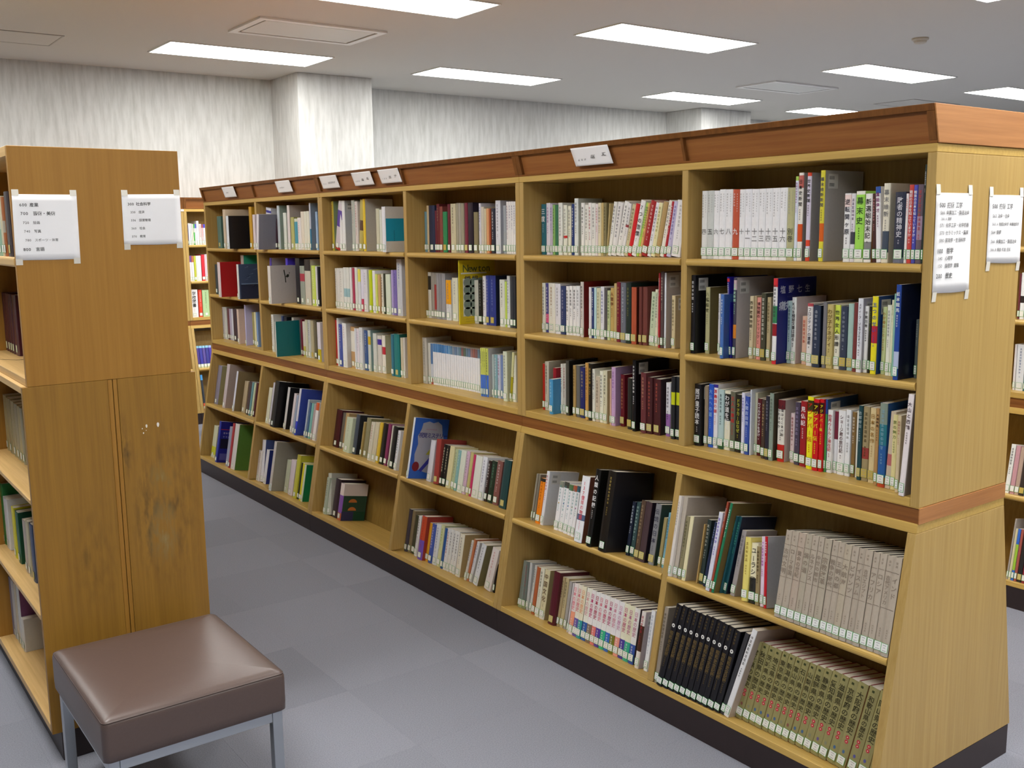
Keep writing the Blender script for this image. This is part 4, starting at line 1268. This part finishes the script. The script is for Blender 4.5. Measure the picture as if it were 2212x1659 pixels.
    # side cover prints (face at y=-w)
    ys_ = -w_-.0005; AX = Vector((1, 0, 0))
    def rect(x0, x1, z0, z1, col, e=0): art.quad([(x0, ys_-e, z0), (x1, ys_-e, z0), (x1, ys_-e, z1), (x0, ys_-e, z1)], col)
    if 'B' in fl_:
        rect(.016, .062, h-.052, h-.010, lin('c8c8c4'))
        for zz in (h-.026, h-.046):
            x = .021
            while x < .044: rect(x, x+.0012, zz, zz+.010, lin('4a4a4a'), .0002); x += .0024
    if 'A' in fl_:
        for i, ch in enumerate('塩野七生'): art.glyph(ch, Vector((.026+i*.040, ys_, h-.036)), AX, AXU, .026, lin('b8bcd0'))
        for i, ch in enumerate('痛快'): art.glyph(ch, Vector((.024+i*.022, ys_, h-.086)), AX, AXU, .030, lin('c8ccdc'))
        for i in range(12): art.bars(Vector((.05+i*.008, ys_, h-.058)), AX, AXU, .007, lin('5a5e80'), rnd)
    if 'V' in fl_:
        rect(.022, .18, .02, h-.02, K_('b8b8c4')) if False else None
        pts = [(.03, .05), (.022, .12), (.035, .17), (.028, .21), (.045, .245), (.05, .275), (.085, .285), (.11, .278), (.135, .286), (.16, .27), (.168, .23), (.18, .2), (.18, .03), (.1, .03)]
        art.quad([(x, ys_, z*h/.3) for x, z in pts], K_('a8a8b4'))
        for i, ch in enumerate('視覚ミステリー'): art.glyph(ch, Vector((.045+i*.0235, ys_-.0004, h*.72)), AX, AXU, .027, lin('2a2a78'))
        for i in range(7): art.bars(Vector((.075+i*.009, ys_-.0004, h*.82)), AX, AXU, .007, lin('b04060'), rnd)
        art.quad([(.036+.02*math.cos(a), ys_-.0006, h*.20+.024*math.sin(a)) for a in [k_*math.pi/8 for k_ in range(16)]], K_('7a1e28'))
        art.quad([(.055, ys_-.0005, h*.14), (.07, ys_-.0005, h*.11), (.15, ys_-.0005, h*.42), (.135, ys_-.0005, h*.46)], K_('3a3a9a'))
        art.quad([(.085, ys_-.0006, h*.40), (.125, ys_-.0006, h*.40), (.13, ys_-.0006, h*.6)], K_('b8b040'))
    if 'N' in fl_:
        rect(.02, .14, .035, .205, K_('dcdcc8'), -.0002)
        for i, ch in enumerate('Newton'): art.glyph(ch, Vector((.036+i*.0235+(.006 if i > 2 else 0), ys_, h-.036)), AX, AXU, .046, lin('5a6030'))
        rect(.01, .15, h-.062, h-.056, K_('e8e8e0')); 
        for i, ch in enumerate('錯視'): art.glyph(ch, Vector((.045+i*.04, ys_, h-.088)), AX, AXU, .036, lin('333340'))
        for i in range(3):
            for j in range(5): art.quad([(.045+i*.035+.022*math.cos(a), ys_-.0003, .055+j*.033+.022*math.sin(a)) for a in [k_*math.pi/6 for k_ in range(12)]], K_('809286' if (i+j) % 2 else '86968a'))
        for q in range(2): 
            for i in range(8): art.bars(Vector((.035+i*.007, ys_, .022-q*.01)), AX, AXU, .005, lin('333'), rnd)
    if 'C' in fl_:
        rect(.004, dep, h*.24, h*.74, K_('1f9ab8'))
        for i in range(6): art.bars(Vector((.05, ys_-.0003, h*.46-i*.009)), AX, AXU, .007, lin('1a3a50'), rnd)
    if 'W' in fl_:
        art.quad([(.085, ys_, h*.88), (.092, ys_, h*.89), (.098, ys_, h*.70), (.10, ys_, h*.55), (.094, ys_, h*.55), (.092, ys_, h*.70)], lin('22261e'))
        art.quad([(.097, ys_, h*.70), (.108, ys_, h*.77), (.12, ys_, h*.76), (.118, ys_, h*.70), (.108, ys_, h*.68)], lin('22261e'))
        art.quad([(.118, ys_, h*.80), (.126, ys_, h*.82), (.124, ys_, h*.78)], lin('4a4a2a'))
    if 'M' in fl_:
        for q in range(14):
            a0 = rnd.uniform(.01, dep-.04); b0 = rnd.uniform(.02, h-.02); art.quad([(a0, ys_, b0), (a0+.03, ys_, b0+.006), (a0+.028, ys_, b0+.01)], K_(rnd.choice(('6a7a94', '5a6a88', '242c44'))))
        rect(.012, dep, .0, h*.42, K_('262c44')) if True else None
        rect(.018, dep, h*.42, h*.45, K_('6a80a0'), .0002)
    if 'P' in fl_:
        rect(.0, dep, h*.68, h, K_('e0d4cc')); rect(.0, dep*.5, 0, h*.25, K_('34365a')); rect(dep*.5, dep, 0, h*.25, K_('1f4a34'))
        for zz in (h*.50, h*.28): art.quad([(dep*.42+.026*math.cos(a), ys_-.0003, zz+.02*max(0, math.sin(a))) for a in [k_*math.pi/7 for k_ in range(8)]], K_('cc7a3c'))
    if 'U' in fl_:
        rect(.004, dep, h*.80, h*.815, K_('c03040')); rect(.01, dep-.02, h*.34, h*.58, K_('181430'))
        for i in range(5): art.bars(Vector((.03+i*.018, ys_, h*.72)), AX, AXU, .017, lin('c8c0e0'), rnd)
        for i in range(5): art.bars(Vector((.03+i*.018, ys_, h*.63)), AX, AXU, .014, lin('a8a8d0'), rnd)
        rect(.015, dep-.02, h*.06, h*.22, K_('5a5aa8'))
    if 'G' in fl_:
        for i in range(7): art.bars(Vector((dep*.5, ys_, h*.58-i*.008)), AX, AXU, .005, lin('0a3a3a'), rnd)
    return ink, lab, art
prep_glyphs(''.join(l for l in DATA)+'塩野七生痛快視覚ミステリーNewton錯視|0123456789.・産業芸術美術絵画写真スポーツ体育言語社会科学経済経営管理教育技術工学金属加工製造冶金溶接化学化機器セラミックス窯業家政学生活科学哲学心理学倫理学道徳歴史合金物理冶金学組織学鉄鋼鍛造鋳造圧延総記自然科学')
sv, sf, scol = [], [], []; spv, spf = [], []; siv, sif, sic = [], [], []
def add_to(V_, F_, C_, v, f, c, M):
    k = len(V_); V_.extend(tuple(M @ Vector(p)) for p in v); F_.extend(tuple(i+k for i in q) for q in f)
    if C_ is not None: C_.extend(c)
cnt = 0; nb = 0
for ln in DATA.split('\n'):
    if ln[0] == '@': bay, row = ln[1:].split(); bay = int(bay); F, zr = frame_of(bay, row); idx = 0; continue
    idx += 1; ind = ln[0] == '*'; ln = ln.lstrip('*'); fs = ln.split(' '); x, y, w_, h, le_ = [float(q) for q in fs[0].split(',')]
    x /= 1000; y /= 10000; w_ /= 10000; h /= 1000; d = parse(fs[1:]); rnd = random.Random(cnt*31+5); cnt += 1
    bd_lim = {7: -1.63}.get(bay, .222) - x - .006
    dep = min(max(.10, .72*h), .20, bd_lim); hard = 'k' in d['flags'] or any(q in d['flags'] for q in 'romv') or w_ > .026
    if hard is False and 'p' in d['flags']: hard = True
    M = F @ Matrix.Translation((x, y, zr)) @ (Matrix.Translation((0, -w_ if le_ < 0 else 0, 0)) @ Matrix.Rotation(-math.radians(le_/10), 4, 'X') @ Matrix.Translation((0, w_ if le_ < 0 else 0, 0)))
    v, f, c, bd = cover_geo(d, w_, h, dep, hard, rnd); pv, pf = pages_geo(w_, h, dep, bd, hard)
    ink, lab, art = book_inks(d, w_, h, dep, rnd, not ind)
    if ind:
        o = P('book', v, f, COVER, None, c); o.matrix_world = M
        P('page_block', pv, pf, PAPER, o)
        lab.build('call_number_label', o); ink.build('title', o); art.build('cover_print', o)
        cn = cname(d['col']); th = 'thick ' if w_ > .03 else 'thin ' if w_ < .012 else ''
        let = ''
        if d['title'] not in '-': 
            tn = cname(d['tc']); let = ', '+tn+' lettering' if tn != cn else ''
        tail = '' if bay not in (4, 3, 2, 1) else ''
        if d['side'] and any(q in d['flags'] for q in 'NVCWMPUG'): let = ', printed cover showing'; th = ''
        lbl = f"{th}{cn} book{let}, {ordw(idx)} from left, {ROWN[row]}, {BAYN[bay]}"
        tag(o, lbl, 'book', f"books on the {ROWN[row]}, {BAYN[bay]}"); nb += 1
    else:
        add_to(sv, sf, scol, v, f, c, M); add_to(spv, spf, None, pv, pf, None, M)
        for q in (lab, ink, art): add_to(siv, sif, sic, q.v, q.f, q.c, M)
me = bpy.data.meshes.new('books'); n1, n2 = len(sv), len(spv)
allf = sf+[tuple(i+n1 for i in q) for q in spf]+[tuple(i+n1+n2 for i in q) for q in sif]
me.from_pydata(sv+spv+siv, [], allf); me.materials.append(COVER); me.materials.append(PAPER); me.materials.append(INK)
me.polygons.foreach_set('material_index', [0]*len(sf)+[1]*len(spf)+[2]*len(sif))
ca = me.color_attributes.new('Col', 'FLOAT_COLOR', 'CORNER'); buf = []
for q, cc in zip(allf, scol+[(1, 1, 1)]*len(spf)+sic): buf += [cc[0], cc[1], cc[2], 1.0]*len(q)
ca.data.foreach_set('color', buf)
o = bpy.data.objects.new('books', me); COL.objects.link(o); tag(o, 'remaining small books on the distant shelves', 'books', None, 'stuff')

# ---------------------------------------------------------------- paper notices
def notice(name, c4, n_, texts, label, tapes=(0, 1, 2, 3), cat='notice', plane='y', tape_h=.014, sag=.0):
    # c4: corners tl, tr, bl, br as (a, z); plane 'y' faces -Y, plane 'x' faces -X with a = y
    def W(a, z, off): return (a, n_-off, z) if plane == 'y' else (n_[0](z)-off, a, z)
    nx, nz = 10, 10; v = []; f = []
    tl, tr, bl, br = c4
    def at(u, s_): 
        a = (tl[0]*(1-u)+tr[0]*u)*(1-s_)+(bl[0]*(1-u)+br[0]*u)*s_; z = (tl[1]*(1-u)+tr[1]*u)*(1-s_)+(bl[1]*(1-u)+br[1]*u)*s_; return a, z
    for layer in (0, 1):
        for j in range(nz+1):
            for i in range(nx+1):
                u, s_ = i/nx, j/nz; a, z = at(u, s_)
                off = .0012+sag*math.sin(math.pi*u)*math.sin(math.pi*s_)+sag*.3*(1+math.sin(7*u+5*s_))+(.0004 if layer == 0 else 0)
                if j == nz: z += sag*.8*math.sin(math.pi*u*2+1)
                v.append(W(a, z, off))
    q = (nx+1)*(nz+1)
    for j in range(nz):
        for i in range(nx):
            a = j*(nx+1)+i; f.append((a, a+1, a+nx+2, a+nx+1)); f.append((q+a, q+a+nx+1, q+a+nx+2, q+a+1))
    rim = [i for i in range(nx+1)]+[nx+(nx+1)*j for j in range(1, nz+1)]+[(nx+1)*nz+i for i in range(nx-1, -1, -1)]+[(nx+1)*j for j in range(nz-1, 0, -1)]
    for i, a in enumerate(rim): b_ = rim[(i+1) % len(rim)]; f.append((a, q+a, q+b_, b_))
    o = P(name, v, f, SHEET, None, smooth=True); tag(o, label, cat)
    ink = Ink(); sgn = 1 if plane == 'y' else -1
    for (u, s_, size, txt, col) in texts:
        a, z = at(u, s_); a2, z2 = at(u+.1, s_); org = Vector(W(a, z, .0012+sag*1.75+.0006)); org2 = Vector(W(a2, z2, .0012+sag*1.75+.0006))
        ax = (org2-org).normalized(); ink.line(txt, org, ax, AXU, size, lin(col))
    ink.build('lettering', o)
    for k_ in tapes:
        a, z = (tl, tr, bl, br)[k_]; up_ = 1 if k_ < 2 else -1; wd = .019*(1 if k_ in (0, 2) else -1)
        if plane == 'x': wd = -wd
        z0_, z1_ = z-up_*.004, z+up_*tape_h
        bx = [W(a, z0_, .0021+sag), W(a+wd, z0_, .0021+sag), W(a+wd, z1_, .0009), W(a, z1_, .0009)]; b2 = [W(a, z0_, .0014+sag), W(a+wd, z0_, .0014+sag), W(a+wd, z1_, .0002), W(a, z1_, .0002)]
        P('tape', bx+b2, [(0, 1, 2, 3), (7, 6, 5, 4), (0, 4, 5, 1), (1, 5, 6, 2), (2, 6, 7, 3), (3, 7, 4, 0)], TAPE, o)
G3 = '505050'; G4 = '777777'
notice('notice', ((-1.869, 1.804), (-1.688, 1.804), (-1.873, 1.609), (-1.691, 1.609)), ly, [
    (.10, .16, .0125, '600 産業', G3), (.11, .29, .0125, '700  芸術・美術', G3), (.14, .43, .010, '720  絵画', G4), (.15, .56, .010, '740  写真', G4), (.16, .695, .0095, '780  スポーツ・体育', G4), (.12, .835, .0125, '800  言語', G3)],
    'square white notice headed 600 taped on the older bookcase end', sag=.0006)
notice('notice', ((-1.555, 1.806), (-1.372, 1.809), (-1.557, 1.648), (-1.372, 1.650)), ly, [
    (.09, .19, .0115, '300 社会科学', G3), (.13, .35, .0092, '330  経済', G4), (.13, .51, .0092, '336  経営管理', G4), (.13, .67, .0092, '360  社会', G4), (.13, .83, .0092, '370  教育', G4)],
    'white notice headed 300 on the edge of the older bookcase end', sag=.001)
notice('notice', ((.003, 1.764), (.178, 1.764), (.008, 1.500), (.188, 1.500)), 0, [
    (.08, .12, .0165, '500 技術 工学', G3), (.11, .195, .0125, '566 金属加工・製造冶金', G4), (.14, .255, .009, '566.6 溶接', G4), (.11, .32, .0125, '571 化学工学・化学機器', G4), (.11, .395, .0125, '573 セラミックス・窯業', G4), (.11, .47, .0125, '590 家政学・生活科学', G4),
    (.06, .575, .0165, '100  哲学', G3), (.09, .65, .0125, '140  心理学', G4), (.09, .725, .0125, '150  倫理学 道徳', G4), (.06, .825, .0165, '200  歴史', G3)],
    'long white notice ending with 200, taped near the bookcase corner', tape_h=.022, sag=.0013)
notice('notice', ((.268, 1.761), (.452, 1.761), (.272, 1.573), (.456, 1.569)), 0, [
    (.08, .165, .0165, '500 技術 工学', G3), (.10, .305, .0125, '563 冶金・合金', G4), (.10, .425, .0105, '563.6 物理冶金学 金属組織学', G4), (.08, .545, .0125, '564 鉄鋼', G4), (.08, .68, .0125, '566 金属加工・製造冶金', G4), (.08, .80, .0105, '566.8 鍛造 鋳造 圧延', G4)],
    'shorter white notice headed 500 beside the long notice', tape_h=.022, sag=.001)
hx_ = (lambda z: -.026*(z-1.891)/.099-.0005,)
def sign(y0, y1, z0, z1, txt, size, col, label, dy=.10):
    notice('shelf_sign', ((y0, z1), (y1, z1), (y0-.014, z0), (y1-.014, z0)), hx_, [(dy, .5, size, txt, col)], label, (), 'sign', 'x')
S_ = 'small white placard'
def sign_multi(y0, y1, texts, label): notice('shelf_sign', ((y0, 1.977), (y1, 1.977), (y0-.014, 1.911), (y1-.014, 1.911)), hx_, texts, label, (), 'sign', 'x')
sign_multi(1.457, 1.251, [(.12, .62, .016, '2 0 0', '888888'), (.48, .47, .025, '歴', '666666'), (.78, .40, .025, '史', '666666')], 'white placard reading 200 on the bookcase header')
sign_multi(2.936, 2.738, [(.12, .62, .016, '1 0 0', '888888'), (.45, .50, .025, '哲', '777777'), (.72, .45, .025, '学', '777777')], 'white placard reading 100, beside the header divider')
sign_multi(3.214, 3.012, [(.12, .62, .016, '0 0 0', '888888'), (.45, .50, .024, '総', '666666'), (.72, .45, .024, '記', '666666')], 'white placard reading 000, in the middle of three')
sign_multi(3.585, 3.386, [(.10, .60, .014, '4 0 0', '999999'), (.42, .50, .021, '自然科学', '999999')], 'white placard reading 400, beside the unit joint')
sign_multi(4.179, 3.976, [(.18, .55, .016, '~~~~~~~', 'b0b0b0')], 'blank-looking placard on the fifth header bay')
sign_multi(5.044, 4.840, [(.22, .52, .018, '~~~~', 'a8a8a8')], 'farthest small placard near the header end')
o = box('edge_label', .415, .487, 7.345, 7.3494, 1.871, 1.888, SG, None, 0); tag(o, 'tiny white edge label on the far wall bookcase rail', 'label')
ik = Ink(); ik.line('~~~', Vector((.43, 7.3445, 1.8795)), Vector((1, 0, 0)), AXU, .012, lin('555')); ik.build('lettering', o)

# ---------------------------------------------------------------- bookmark ribbons
def ribbon(pts, col, label, w_=.004):
    v = []; f = []
    for p in pts: v += [(p[0], p[1]-w_/2, p[2]), (p[0], p[1]+w_/2, p[2]), (p[0], p[1]+w_/2, p[2]+.0006), (p[0], p[1]-w_/2, p[2]+.0006)]
    for i in range(len(pts)-1): k_ = i*4; f += [(k_+j, k_+(j+1) % 4, k_+4+(j+1) % 4, k_+4+j) for j in range(4)]
    f += [(0, 1, 2, 3), (k_+7, k_+6, k_+5, k_+4)]
    o = P('bookmark_ribbon', v, f, plain('ribbon', col, .6)); tag(o, label, 'ribbon')
ribbon([(.10, 1.12, .9388), (.07, 1.115, .9388), (.05, 1.125, .9388), (.03, 1.13, .9388)], '6a1a2a', 'maroon bookmark ribbon lying on the third shelf under the 200 sign')
ribbon([(.10, 1.41, .9388), (.07, 1.43, .9388), (.05, 1.45, .9388)], '2a2a2a', 'dark bookmark ribbon beneath the navy book, third shelf under the 200 sign')
ribbon([(-1.76, 2.35, 1.2508), (-1.80, 2.36, 1.2508), (-1.83, 2.40, 1.2508), (-1.85, 2.43, 1.2508)], '1a1a1a', 'black bookmark ribbon on the older bookcase shelf')
ribbon([(.10, .46, .9388), (.06, .43, .9388), (.045, .37, .9388)], 'c08a98', 'pale pink bookmark ribbon on the third shelf of the end bay')

# ---------------------------------------------------------------- stool
def stool(loc, label, sx_=.515, sy_=.585, zt_=.42, zb_=.30, leather=LEATH):
    o = empty('stool', loc); tag(o, label, 'stool')
    bm = bmesh.new(); nx, ny = 22, 24; hx, hy = sx_/2, sy_/2
    def cush():
        v = []; f = []
        rr_ = .018
        ring = []
        def outline(ins, n_=6):
            pts = []
            r_ = max(.002, rr_-ins*.3); ax_, ay_ = hx-ins, hy-ins
            for (sx2, sy2, a0) in ((1, 1, 0), (-1, 1, 90), (-1, -1, 180), (1, -1, 270)):
                for i in range(n_+1):
                    a = math.radians(a0+90*i/n_); pts.append((sx2*(ax_-r_)+r_*math.cos(a), sy2*(ay_-r_)+r_*math.sin(a)))
            return pts
        lev = [(.006, zb_), (.001, zb_+.004), (0, zb_+.03), (0, zt_-.022), (.0005, zt_-.014), (.004, zt_-.006), (.012, zt_), (.03, zt_+.005), (.07, zt_+.010), (.12, zt_+.013), (.18, zt_+.014)]
        for ins, z in lev:
            p = outline(ins); k_ = len(v); v += [(a, b_, z) for a, b_ in p]; ring.append((k_, len(p)))
        for (a, n1_), (b_, n2_) in zip(ring, ring[1:]):
            f += [(a+i, a+(i+1) % n1_, b_+(i+1) % n1_, b_+i) for i in range(n1_)]
        f.append(tuple(range(ring[-1][0], ring[-1][0]+ring[-1][1]))); f.append(tuple(range(ring[0][1]))[::-1])
        return v, f
    v, f = cush(); P('cushion', v, f, leather, o, smooth=True)
    z = zt_-.007; e = .0012; v = []; f = []; pts = [(-hx, -hy), (hx, -hy), (hx, hy), (-hx, hy)]; seq = []
    r_ = .018
    for (sx2, sy2, a0) in ((1, 1, 0), (-1, 1, 90), (-1, -1, 180), (1, -1, 270)):
        for i in range(7): a = math.radians(a0+90*i/6); seq.append((sx2*(hx-.0035-r_)+r_*math.cos(a), sy2*(hy-.0035-r_)+r_*math.sin(a)))
    n_ = len(seq)
    for i, (a, b_) in enumerate(seq):
        l_ = math.hypot(a, b_); ux, uy = a/l_, b_/l_
        v += [(a-ux*e, b_-uy*e, z-e), (a+ux*e*1.6, b_+uy*e*1.6, z-e), (a+ux*e*1.6, b_+uy*e*1.6, z+e), (a-ux*e, b_-uy*e, z+e)]
    for i in range(n_): k_, k2 = 4*i, 4*((i+1) % n_); f += [(k_+j, k_+(j+1) % 4, k2+(j+1) % 4, k2+j) for j in range(4)]
    P('seam', v, f, SEAM, o)
    s = .03
    for a in (-1, 1):
        for b_ in (-1, 1): box('leg', a*(hx-.012)-(s if a > 0 else 0), a*(hx-.012)+(0 if a > 0 else s), b_*(hy-.012)-(s if b_ > 0 else 0), b_*(hy-.012)+(0 if b_ > 0 else s), 0.001, zb_-.0005, CHROME, o, .0015)
    for b_ in (-1, 1):
        y0 = b_*(hy-.012)-(.024 if b_ > 0 else 0)-b_*.001; box('rail', -hx+.043, hx-.043, y0, y0+.024, zb_-.031, zb_-.001, CHROME, o, .001)
    for a in (-1, 1):
        x0 = a*(hx-.012)-(.024 if a > 0 else 0)-a*.001; box('rail', x0, x0+.024, -hy+.043, hy-.043, zb_-.031, zb_-.001, CHROME, o, .001)
    return o
stool((-1.632, 1.425, 0), 'square brown leatherette stool on steel legs before the older bookcase')
# chair glimpsed in the gap beyond both bookcases
GREYF = plain('grey_upholstery', '74727a', .8, var=.05, scale=90); BLK = plain('black_plastic', '17181a', .5)
ch = empty('chair', (.60, 6.55, 0)); ch.rotation_euler = (0, 0, math.radians(-20)); tag(ch, 'grey chair with a rounded black back in the far gap', 'chair')
box('seat', -.26, .22, -.25, .25, .36, .45, GREYF, ch, .03)
box('seat_pan', -.24, .20, -.23, .23, .335, .36, plain('brown_base', '4a3430', .6), ch, .003)
prof = [(.17*math.cos(math.radians(a)), .62+.18*math.sin(math.radians(a))) for a in range(0, 361, 20)][:-1]
bk = prism('backrest', [(x, z) for x, z in prof], .20, .245, BLK, ch, .004)
for a in (-.2, .16):
    for b_ in (-.2, .17): box('leg', a, a+.025, b_, b_+.025, .001, .335, CHROME, ch, .001)
bpy.data.objects.remove(_fo)
# merge duplicates of helper state
print('individual books', nb)
